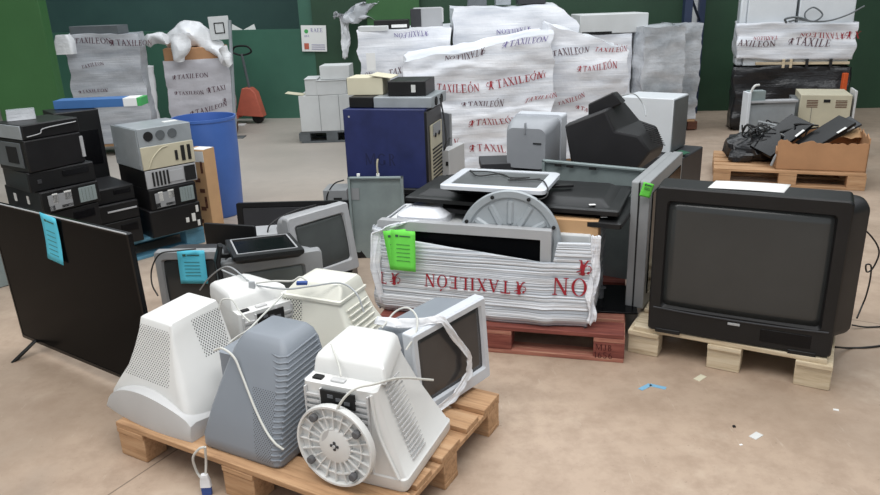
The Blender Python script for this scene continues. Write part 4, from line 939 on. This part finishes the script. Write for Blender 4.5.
# ================================================================ WRAPPED STACKS
def wrapped(label, x, y, z, yaw, w, d, h, mat='wrap', amp=.035, seed=1, texts=(), top=None, n=(30, 12, 26), group='film wrapped stacks', name='wrapped_pallet', base=True, k_=2.2):
    t_ = thing(name, label, 'wrapped goods', (x, y, z), yaw, group)
    zb = .145 if base else 0
    def fld(p, off=0):
        tz = top(p.x / w + .5) if top else 1
        q = Vector((p.x, p.y, zb + (p.z - zb) * tz)) if p.z > zb else p
        kk = min(1, max(0, (p.z - zb) / .1)) if base else min(1, p.z / .1)
        return q + noise.noise_vector(Vector((q.x * k_, q.y * k_, q.z * k_ * 2.3 + seed))) * amp * (.3 + .7 * kk) + noise.noise_vector(Vector((q.x * 6, q.y * 6, q.z * 16 + seed))) * amp * .42
    nx, ny, nz = n; b_ = MB(); g = {}
    bm = bmesh.new()
    def V(i, j, k):
        if (i, j, k) not in g:
            p = Vector((w * (i / nx - .5), d * (j / ny - .5), zb + (h - zb) * k / nz)); rr_ = .04
            g[(i, j, k)] = bm.verts.new(fld(p))
        return g[(i, j, k)]
    for k in range(nz):
        for i in range(nx):
            bm.faces.new((V(i, 0, k), V(i + 1, 0, k), V(i + 1, 0, k + 1), V(i, 0, k + 1))); bm.faces.new((V(i + 1, ny, k), V(i, ny, k), V(i, ny, k + 1), V(i + 1, ny, k + 1)))
        for j in range(ny):
            bm.faces.new((V(0, j + 1, k), V(0, j, k), V(0, j, k + 1), V(0, j + 1, k + 1))); bm.faces.new((V(nx, j, k), V(nx, j + 1, k), V(nx, j + 1, k + 1), V(nx, j, k + 1)))
    for i in range(nx):
        for j in range(ny):
            bm.faces.new((V(i, j, nz), V(i + 1, j, nz), V(i + 1, j + 1, nz), V(i, j + 1, nz))); bm.faces.new((V(i, j + 1, 0), V(i + 1, j + 1, 0), V(i + 1, j, 0), V(i, j, 0)))
    me = bpy.data.meshes.new('film'); bm.to_mesh(me); bm.free(); me.materials.append(M[mat]); me.polygons.foreach_set('use_smooth', [True] * len(me.polygons)); me.set_sharp_from_angle(angle=R_(60))
    o = bpy.data.objects.new('film', me); C.objects.link(o); o.parent = t_
    if base:
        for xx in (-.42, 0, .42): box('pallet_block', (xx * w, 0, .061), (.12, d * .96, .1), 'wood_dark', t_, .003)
        box('pallet_deck', (0, 0, .128), (w * .98, d * .98, .03), 'wood', t_, .002)
    for (tx, x0, z0, hh, tilt, flip, colr, *side) in texts:
        def place(u, v):
            if flip: u, v = -u, -v
            lx, lz = x0 + u, z0 + v + tilt * u
            p = Vector((lx, -d / 2 - .012, lz)) if not side else Vector((w / 2 + .012, lx, lz))
            q = Vector((p.x, p.y, p.z)); kk = min(1, max(0, (p.z - zb) / .1))
            return q + noise.noise_vector(Vector((q.x * k_, q.y * k_, q.z * k_ * 2.3 + seed))) * amp * (.3 + .7 * kk) + noise.noise_vector(Vector((q.x * 6, q.y * 6, q.z * 16 + seed))) * amp * .42
        mb, wd_ = writing(tx, hh, place); mb.build('lettering', colr, t_, fix=False)
    return t_
X = lambda px, Y: atY(px, 80, Y).x
Z = lambda px, py, Y: atY(px, py, Y).z
def tx(t_, px, py, Y, cx, h, tilt=0, flip=False, col='red_ink'): return (t_, X(px, Y) - cx, Z(px, py, Y), h, tilt, flip, col)
RI, DI = 'red_ink', 'dark_ink'
POUCH = []
cx = .40; Y_ = 6.57
wrapped('broad white wrapped stack nearest the camera printed with red words', cx, 7.05, 0, 0, 1.34, .95, 1.30, seed=3, amp=.045, top=lambda u: .86 + .17 * u, texts=[
    tx('TAXILEÓN', 437, 92, Y_, cx, .056), tx('*TAXILEÓN', 487, 90, Y_, cx, .064, .16), tx('*TAXILEÓN', 461, 106, Y_, cx, .048, .06, False, DI), tx('TAXILEON', 527, 101, Y_, cx, .039, .2),
    tx('*TAXILEÓN', 468, 127, Y_, cx, .058), tx('*TAXIL', 470, 152, Y_, cx, .062, -.1), tx('V', 453, 146, Y_, cx, .070), tx('*TAXILEON', 486, 45, Y_, cx, .047, .2, True, DI), tx('*TAXILEON', 503, 48, Y_, cx, .053, .1, False, 'violet'), tx('TAX', 535, 80, Y_, cx, .039, .06)], n=(44, 12, 40))
cx = .86
wrapped('long white wrapped stack rising behind the broad printed one', cx, 8.15, 0, 0, 1.30, .9, 1.56, seed=9, amp=.045, top=lambda u: 1.0 - .02 * u - (.12 * max(0, u - .85) / .15), texts=[tx('*TAXILEON', 530, 27, 7.7, cx, .047, .05, True, 'violet')])
cx = -.28
LWS = wrapped('low white wrapped stack left of the broad printed one', cx, 8.08, 0, 0, .96, .95, 1.37, seed=15, amp=.04, texts=[tx('TAXIL', 388, 75, 7.46, cx, .055, .15, False, DI), tx('*TAXILEÓN', 430, 33, 7.46, cx, .047, 0, True, 'violet'), tx('ON', 364, 78, 7.46, cx, .039, 0, False, DI)])
POUCH.append(((X(372, 7.4), 7.42, Z(372, 62, 7.4)), (.09, .006, .17)))
POUCH.append(((X(421, 7.4), 7.42, Z(421, 70, 7.4)), (.17, .006, .18)))
for c_, d_ in POUCH: box('document_pouch', Vector(c_) - LWS.location, d_, 'paper', LWS, 0)
cx = 1.46
wrapped('slanting white wrapped stack just right of the broad printed one', cx, 7.25, 0, -4, .72, .8, 1.28, seed=22, amp=.05, top=lambda u: 1.1 - .22 * u, texts=[tx('TAXILEON', 556, 55, 6.84, cx, .047, .05, False, DI), tx('TAXILEÓN', 596, 52, 6.84, cx, .043, .05), tx('*TAXILEÓN', 582, 69, 6.84, cx, .047, .02), tx('TAXILEON', 560, 106, 6.84, cx, .039, .3), tx('*TA', 580, 110, 6.84, cx, .047, -.3)])
cx = 2.0
wrapped('square white wrapped stack with dark gap under its lid in the far row', cx, 9.2, 0, 0, .70, .8, 1.2, seed=31, amp=.025, texts=[tx('TAXILEÓN', 590, 50, 8.75, cx, .047)])
o = thing('cardboard_box', 'long white carton lying on the far square wrapped stack', 'box', (2.13, 9.1, 1.2)); box('carton', (0, 0, .11), (.8, .6, .22), 'card_white', o, .01); box('dark_gap', (-.2, -.302, .01), (.35, .004, .03), 'dark_slot', o, 0)
wrapped('clear crumpled film stack at the right end of the far row', 2.62, 8.75, 0, 2, .48, .6, 1.27, mat='wrap_clear', seed=40, amp=.028, k_=4)
wrapped('narrow clear film stack beside the blue rack post', 3.05, 9.2, 0, 0, .32, .6, 1.27, mat='wrap_clear', seed=47, amp=.028, k_=4)
# things on top of the stacks
o = thing('crt_monitor', 'dark screened monitor standing on the low wrapped stack', 'monitor', (-.06, 7.9, 1.37), (0, 0, 3))
box('casing', (.02, .1, .1), (.3, .25, .2), 'silver', o, .01); box('screen', (-.11, -.03, .1), (.11, .02, .18), 'charcoal', o, .004); box('handle', (.17, -.02, .12), (.02, .02, .14), 'offwhite', o, .004)
o = thing('printer', 'low black device on the low wrapped stack beside the monitor', 'device', (-.42, 7.9, 1.37)); box('casing', (0, 0, .045), (.36, .3, .09), 'black', o, .006); box('tray', (.08, -.152, .03), (.16, .01, .03), 'paper', o, .001)
o = box('white_slab', (-.6, 7.75, 1.385), (.3, .3, .05), 'card_white', None, .004); tag(o, 'flat white slab on the left end of the low wrapped stack', 'slab')
for i, (px, w_, h_) in enumerate(((478, .2, .14), (503, .16, .12), (530, .3, .1))):
    o = thing('equipment_case', ['grey machine part on the long wrapped stack, leftmost of three', 'small grey machine part on the long wrapped stack, middle of three', 'dark machine part on the long wrapped stack, rightmost of three'][i], 'equipment', (X(px, 8.2), 8.2, 1.565), 0)
    box('case', (0, 0, h_ / 2), (w_, .2, h_), ['steel_dark', 'steel', 'charcoal'][i], o, .006)
# left background
cx = -3.80
wrapped('grey filmed stack of silver cases behind the green column', cx - .06, 8.85, 0, 14, .80, .5, 1.40, mat='wrap_grey', seed=52, amp=.03, texts=[tx('TAXILEON', 80, 44, 8.5, cx, .058, -.03, False, DI), tx('*TAXILEON', 112, 46, 8.5, cx, .058, 0, False, DI), tx('TAXILEON', 80, 68, 8.5, cx, .039, .1, False, DI), tx('*TAXILEON', 76, 95, 8.5, cx, .039, .05, False, DI)])
o = box('silver_case', (-3.9, 8.85, 1.44), (.56, .3, .1), 'steel_dark', None, .005); tag(o, 'dark and silver case lying on the grey filmed stack', 'case')
o = MB().loft([rr(-.14, .14, -.1, .1, 0, .04), rr(-.13, .15, -.1, .1, .2, .05), rr(-.1, .1, -.08, .08, .3, .05)]).build('plastic_bag', 'film_thick', None, smooth=True); o.scale = (.7, .7, .7); o.location = (X(70, 8.4), 8.44, 1.2); tag(o, 'shiny white plastic bag bulging from the left of the grey filmed stack', 'bag')
cx = -3.10
WB = wrapped('tall cardboard bin wrapped in milky printed film', cx - .05, 9.95, 0, 12, .82, .5, 1.01, mat='wrap_old', seed=60, amp=.02, texts=[tx('*TAXILEON', 173, 79, 9.65, cx, .058, 0, False, DI), tx('*TAXILEON', 172, 95, 9.65, cx, .047, .0, False, DI), tx('*TAXI', 204, 93, 9.65, cx, .058, .1, False, DI), tx('*TAXILEON', 185, 117, 9.65, cx, .062, .25, False, DI), tx('*', 218, 103, 9.65, cx, .055, 0, False, DI)])
box('cardboard_rim', (0, 0, 1.08), (.78, .46, .16), 'card', WB, .01)
def blob(name, label, cat, pts, r, mat, seed=1, amp=.04):
    mb = MB(); mb.tube(pts, r, seg=16)
    mb.v = [p + noise.noise_vector(Vector((p.x * 7, p.y * 7, p.z * 7 + seed))) * amp + noise.noise_vector(Vector((p.x * 18, p.y * 18, p.z * 18 + seed))) * amp * .4 for p in mb.v]
    o = mb.build(name, mat, None, smooth=True)
    if label: tag(o, label, cat)
    return o
Q = lambda px, py, Y: atY(px, py, Y)
PB_ = thing('plastic_bags', 'white plastic bags heaped over the top of the milky wrapped bin', 'plastic bag')
for nm, pts, r, sd in (('bag', [Q(166, 45, 9.9), Q(178, 38, 9.9), Q(190, 33, 9.9), Q(204, 38, 9.9), Q(217, 50, 9.8), Q(226, 60, 9.6)], lambda u: .06 + .1 * math.sin(math.pi * min(1, u * 1.1)), 2),
                   ('bag_end', [Q(147, 42, 9.7), Q(155, 39, 9.65), Q(166, 37, 9.6)], lambda u: .07, 5), ('hanging_film', [Q(181, 36, 9.6), Q(180, 50, 9.55), Q(180, 62, 9.55)], lambda u: .12 - .06 * u, 8), ('bag_tail', [Q(222, 46, 9.5), Q(227, 56, 9.5), Q(231, 64, 9.5)], lambda u: .05, 11)):
    mb = MB(); mb.tube(pts, r, seg=16); mb.v = [p + noise.noise_vector(Vector((p.x * 7, p.y * 7, p.z * 7 + sd))) * .05 for p in mb.v]; mb.build(nm, 'film_thick', PB_, smooth=True)
o = blob('film_roll', 'white roll of film standing left of the milky wrapped bin', 'film roll', [Vector((X(147, 9.6), 9.6, .01)), Vector((X(147, 9.6), 9.6, .5)), Q(147, 66, 9.6)], lambda u: .085, 'film_thick', 3, .015)
# white cartons on dark pallet
CX, CY = -1.34, 9.25
pallet('dark blue grey pallet under the white cartons in the background', (-1.28, 9.35, 0), -2, mats=('steel_dark', 'steel_dark'), L=.78, W=.8)
o = thing('cardboard_box', 'large white carton with open flap on the background pallet', 'box', (-1.3, 9.3, .1445)); box('carton', (0, 0, .22), (.74, .7, .44), 'card_white', o, .006)
box('flap', (-.42, -.25, .46), (.22, .2, .006), 'card_cream', o, .001, rot=(0, 8, 0))
for x in (-.12, .12): box('seam', (x, -.352, .22), (.004, .002, .44), 'ink_grey', o, 0)
for lab, a_, z_, w_, h_ in (('small white carton at the left on the large white one', 312, .587, .15, .19), ('white carton in the middle on the large white one', 332, .587, .36, .17)):
    o = thing('cardboard_box', lab, 'box', (X(a_, 9.1), 9.15, z_), 2, 'white cartons stacked in the background'); box('carton', (0, 0, h_ / 2), (w_, .4, h_), 'card_white', o, .004); box('lid', (0, -.01, h_ + .004), (w_ + .01, .41, .006), 'card_white', o, .001)
o = thing('cardboard_box', 'topmost white carton beside the low wrapped stack', 'box', (X(337, 9.1), 9.15, .77), -2, 'white cartons stacked in the background'); box('carton', (0, 0, .08), (.36, .36, .16), 'card_white', o, .004)
# ================================================================ RIGHT BACKGROUND
o = thing('rack', 'dark blue rack frame with orange foot against the green wall', 'rack', (3.30, 9.75, 0))
box('upright', (0, 0, 1.6), (.10, .1, 3.2), 'rack_blue', o, .003); box('orange_foot', (-.02, -.06, .31), (.12, .04, .32), 'orange', o, .003); box('upright', (.36, .5, 1.6), (.08, .08, 3.2), 'rack_blue', o, .003)
for z0 in (.2, .9, 1.6, 2.3): MB().tube([(.02, .0, z0), (.34, .48, z0 + .35), (.02, 0, z0 + .7)], .018, smooth=False).build('brace', 'rack_blue', o)
o = tag(MB().box((3.56, 10.3, 1.5), (.16, .03, 3.0)).build('white_board', 'card_white', None, .003), 'tall narrow white board standing behind the rack frame', 'board')
cx = 4.2
RW = thing('appliance_stack', 'white appliances bound with printed film above black film by the wall', 'wrapped goods', (4.27, 8.85, 0), -17)
fld = lambda p, s_, a_: p + noise.noise_vector(Vector((p.x * 3, p.y * 3, p.z * 8 + s_))) * a_
def sleeve(name, w, d, z0, z1, mat, s_, a_, par, tp=0):
    per = [(-w / 2, -d / 2), (w / 2, -d / 2), (w / 2, d / 2), (-w / 2, d / 2), (-w / 2, -d / 2)]; L = [0]
    for a, b in zip(per, per[1:]): L.append(L[-1] + math.dist(a, b))
    def fn(u, v):
        s = u * L[-1]; i = 0
        while i < 3 and s > L[i + 1]: i += 1
        k = (s - L[i]) / (L[i + 1] - L[i]); x = per[i][0] + (per[i + 1][0] - per[i][0]) * k; y = per[i][1] + (per[i + 1][1] - per[i][1]) * k
        sc_ = 1 + tp * v
        return fld(Vector((x * sc_, y * sc_, z0 + (z1 - z0) * v)), s_, a_)
    return MB().grid(fn, 100, 16).build(name, mat, par, smooth=True, solid=.004)
sleeve('black_film', 1.24, .46, .03, .76, 'wrap_black', 2, .04, RW)
box('dark_contents', (0, 0, .38), (1.16, .4, .76), 'black_metal', RW, .01)
sleeve('printed_film', 1.26, .48, .84, 1.26, 'wrap', 5, .035, RW, .02)
box('white_cabinet', (-.28, 0, 1.2), (.52, .36, .86), 'white_enamel', RW, .01); box('white_cabinet', (.3, 0, 1.22), (.58, .36, .86), 'white_enamel', RW, .01)
box('white_cabinet', (-.58, .02, 1.2), (.08, .34, .86), 'white_enamel', RW, .02)
box('pallet_board', (.1, -.02, .80), (1.0, .42, .03), 'wood_pale', RW, .003)
for x in (-.1, -.02, .15, .4): box('board_end', (x, -.235, .80), (.03, .03, .1), 'wood_pale' if x < .1 else 'black_metal', RW, .002)
def wt(txt, x0, z0, h, tilt, flip, colr):
    def place(u, v):
        if flip: u, v = -u, -v
        return fld(Vector((x0 + u, -.262, z0 + v + tilt * u)), 5, .035)
    mb, _ = writing(txt, h, place); mb.build('lettering', colr, RW, fix=False)
wt('AXILEÓN', -.62, 1.0, .07, 0, False, DI); wt('*TAXILE', -.06, 1.0, .07, 0, False, DI); wt('*TAXILEÓN', .5, 1.14, .06, 0, True, RI); wt('*X', .52, 1.08, .08, 0, False, RI); wt('TAXILEÓN', -.2, 1.12, .04, 0, True, RI)
MB().tube([(-.1, -.25, 1.27), (.0, -.29, 1.29), (.16, -.29, 1.27), (.24, -.28, 1.34), (.14, -.27, 1.42), (.06, -.27, 1.36), (.1, -.29, 1.28), (.3, -.28, 1.27), (.5, -.27, 1.33), (.66, -.25, 1.42)], .009).build('rope', 'steel_dark', RW, smooth=True)
MB().tube([(-.12, -.25, 1.26), (-.14, -.27, 1.3), (-.04, -.29, 1.32), (.08, -.29, 1.29)], .012).build('rope', 'steel_dark', RW, smooth=True)
o = tag(box('orange_post', (X(847, 8.3), 8.35, .35), (.05, .05, .7), 'orange'), 'short orange post at the right corner of the black filmed stack', 'post')
pallet('pine pallet in the right background under the open cardboard tray', (3.163, 6.43, 0), -20)
# open cardboard tray
TR = thing('cardboard_tray', 'open torn brown cardboard tray holding dark electronics', 'cardboard box', (3.36, 6.25, .145), (0, 0, -20))
w, d, h = .70, .5, .24
def torn(pts, s_): return pts
def wall(name, p0, p1, hh, seed):
    p0, p1 = Vector(p0), Vector(p1)
    MB().grid(lambda u, v: p0.lerp(p1, u) + Vector((0, 0, v * (hh + .045 * noise.noise(Vector((u * 7, seed, 0))) + .02 * noise.noise(Vector((u * 23, seed, 4)))))), 30, 3).build(name, 'card', TR, solid=.008)
wall('front_side', (-w / 2, -d / 2, 0), (w / 2, -d / 2, 0), h, 1); wall('right_side', (w / 2, -d / 2, 0), (w / 2, d / 2, 0), h + .05, 2); wall('back_side', (w / 2, d / 2, 0), (-w / 2, d / 2, 0), h + .04, 3); wall('left_side', (-w / 2, d / 2, 0), (-w / 2, -d / 2, 0), h - .08, 4)
box('bottom', (0, 0, .006), (w, d, .008), 'card', TR, 0)
MB().grid(lambda u, v: Vector((w / 2 - .3 * u, d / 2 - .02 - .16 * v, h + .05 + .03 * noise.noise(Vector((u * 5, v * 4, 0))) - .05 * v)), 10, 6).build('flap', 'card_light', TR, smooth=True, solid=.006)
tm = Matrix.Translation(TR.location) @ Matrix.Rotation(R_(-20), 4, 'Z')
for i, (p, r_, sz, lab, mt) in enumerate((((-.3, .05, .24), (18, -30, 38), (.5, .24, .03), 'long black panel slanting out of the cardboard tray to the left', 'black_gloss'), ((.05, .05, .27), (12, -28, 30), (.46, .2, .03), 'dark panel leaning across the middle of the cardboard tray', 'black'), ((.16, .14, .29), (20, -26, 24), (.34, .16, .02), 'thin grey black panel rising at the back of the cardboard tray', 'charcoal'))):
    t_ = thing('electronic_panel', lab, 'panel', tm @ Vector(p), [r_[0], r_[1], r_[2] - 20], 'panels in the cardboard tray'); box('board', (0, 0, 0), sz, mt, t_, .004); box('trim', (sz[0] * .2, -sz[1] / 2 + .01, sz[2] / 2), (sz[0] * .2, .02, .004), 'paper', t_, 0)
# heap of cable ends and small parts left of the tray
HP = thing('cable_heap', 'black heap of tangled cables and bags on the left of the pine pallet', 'cable heap', (0, 0, 0)); 
mb = MB()
for cx_, cy_, cz, rx_, rz_ in ((2.84, 6.66, .25, .14, .12), (2.94, 6.55, .24, .17, .12), (3.1, 6.6, .28, .17, .14), (2.80, 6.5, .2, .1, .07)):
    rings = []
    for k in range(9):
        a = math.pi * k / 8; rings.append([Vector((cx_ + rx_ * math.sin(a) * math.cos(b), cy_ + rx_ * math.sin(a) * math.sin(b), cz - rz_ * math.cos(a))) for b in [2 * math.pi * q / 18 for q in range(18)]])
    mb.loft(rings)
mb.v = [p + noise.noise_vector(p * 9) * .05 + noise.noise_vector(p * 22) * .025 for p in mb.v]
for p in mb.v: p.z = max(p.z, .146)
mb.build('bags', 'wrap_black', HP, smooth=True)
mb = MB(); mb2 = MB(); random.seed(11)
for i in range(46):
    c = Vector((random.uniform(2.85, 3.42), random.uniform(6.4, 6.75), random.uniform(.32, .42)))
    pts = [c + Vector((random.uniform(-.12, .12), random.uniform(-.1, .1), random.uniform(-.05, .07))) for _ in range(4)]
    (mb if i % 3 else mb2).tube(pts, random.uniform(.005, .009), seg=5)
tag(mb.build('dark_cables', 'cable_black', HP, smooth=True), kind='stuff'); tag(mb2.build('grey_cables', 'cable_grey', HP, smooth=True), kind='stuff')
o = thing('folded_bracket', 'shiny bent metal bracket at the front of the cable heap', 'bracket', (2.93, 6.18, .15), -20); MB().tube([(0, 0, .02), (.04, 0, .12), (.1, 0, .08), (.06, 0, .01)], .012).build('rod', 'steel', o, smooth=True); MB().lathe([(.04, -.02), (.04, .02), (0, .02)], (.07, .02, .05), 16, ax='y').build('wheel', 'black', o)
# radiator-like panel and old case behind
o = thing('radiator_panel', 'speckled grey metal panel with white edge behind the cable heap', 'metal panel', (3.30, 7.2, 0), (0, 0, -3))
box('panel', (.04, 0, .30), (.44, .1, .56), 'steel', o, .004); box('white_edge', (-.21, -.02, .34), (.03, .16, .68), 'white_enamel', o, .004); box('cap', (-.12, .0, .62), (.16, .1, .14), 'steel_green', o, .004); MB().tube([(-.2, -.06, .66), (-.17, -.08, .74), (-.12, -.06, .75)], .012).build('hook', 'white', o); box('top_rail', (.04, -.02, .585), (.46, .12, .02), 'silver', o, .002)
o = thing('computer_case', 'beige grey computer case with vent slots in the right background', 'computer', (3.98, 7.45, 0), (0, 0, -20))
box('case', (0, 0, .31), (.46, .5, .62), 'beige', o, .006); box('side_post', (-.26, .02, .28), (.06, .4, .56), 'steel_dark', o, .004); box('side_post', (.26, -.1, .33), (.02, .3, .66), 'offwhite', o, .003)
for x in (-.12, .14):
    for i in range(5): box('vent_slot', (x, -.252, .50 + .016 * i), (.1, .004, .007), 'wood_dark', o, 0)
box('handle_recess', (.01, -.252, .56), (.06, .004, .03), 'dark_slot', o, 0); box('seam', (-.12, -.252, .3), (.003, .004, .4), 'ink_grey', o, 0)
# ================================================================ FLOOR LITTER
def litter(label, px, py, w, d, mat, yaw=0, h=.002):
    p = at(px, py, 0); o = MB().box((0, 0, h / 2), (w, d, h)).build('paper_scrap', mat, None); o.location = p; o.rotation_euler = (0, 0, R_(yaw)); tag(o, label, 'scrap'); return o
litter('small white printed label lying on the open floor at the front right', 756, 436, .05, .03, 'label', 35)
litter('pale scrap on the floor in front of the middle block of the pale pallet', 700, 378, .06, .03, 'card_cream', 40)
litter('tiny white chip on the floor at the right', 836, 410, .02, .012, 'paper', -20)
litter('small black crumb on the floor left of the white label', 734, 427, .01, .01, 'dark_slot', 0, .006)
litter('tiny pale chip on the floor below the white label', 741, 445, .012, .008, 'paper', 20)
bt = thing('tape_piece', 'scrap of light blue tape stuck on the floor', 'tape', at(651, 387, 0), 0)
M['blue_tape'] = worn('light_blue_tape', srgb(120, 170, 200), .6)
box('strip', (-.025, 0, .001), (.07, .022, .002), 'blue_tape', bt, 0, rot=(0, 0, 35)); box('strip', (.03, -.0, .001), (.07, .022, .002), 'blue_tape', bt, 0, rot=(0, 0, -30))
# ================================================================ LIGHT
def area(name, loc, size, power, col=(1, 1, 1), rot=(0, 0, 0)):
    l = bpy.data.lights.new(name, 'AREA'); l.shape = 'RECTANGLE'; l.size, l.size_y = size; l.energy = power; l.color = col
    o = bpy.data.objects.new(name, l); C.objects.link(o); o.location = loc; o.rotation_euler = [R_(a) for a in rot]
area('skylight', (-1, .8, 5.4), (7, 2.2), 290, (1, .985, .96))
area('skylight', (1, 4.2, 5.4), (9, 1.6), 170, (.97, .99, 1))
area('skylight', (0, 8.3, 5.4), (11, 1.4), 230, (.93, .97, 1))
wd = bpy.data.worlds.new('world'); bpy.context.scene.world = wd; wd.use_nodes = True
wd.node_tree.nodes['Background'].inputs[0].default_value = (.9, .95, 1, 1); wd.node_tree.nodes['Background'].inputs[1].default_value = .7
sc = bpy.context.scene
sc.view_settings.view_transform = 'Standard'; sc.view_settings.look = 'None'; sc.view_settings.gamma = 1; sc.view_settings.use_curve_mapping = False
sc.view_settings.exposure = 0
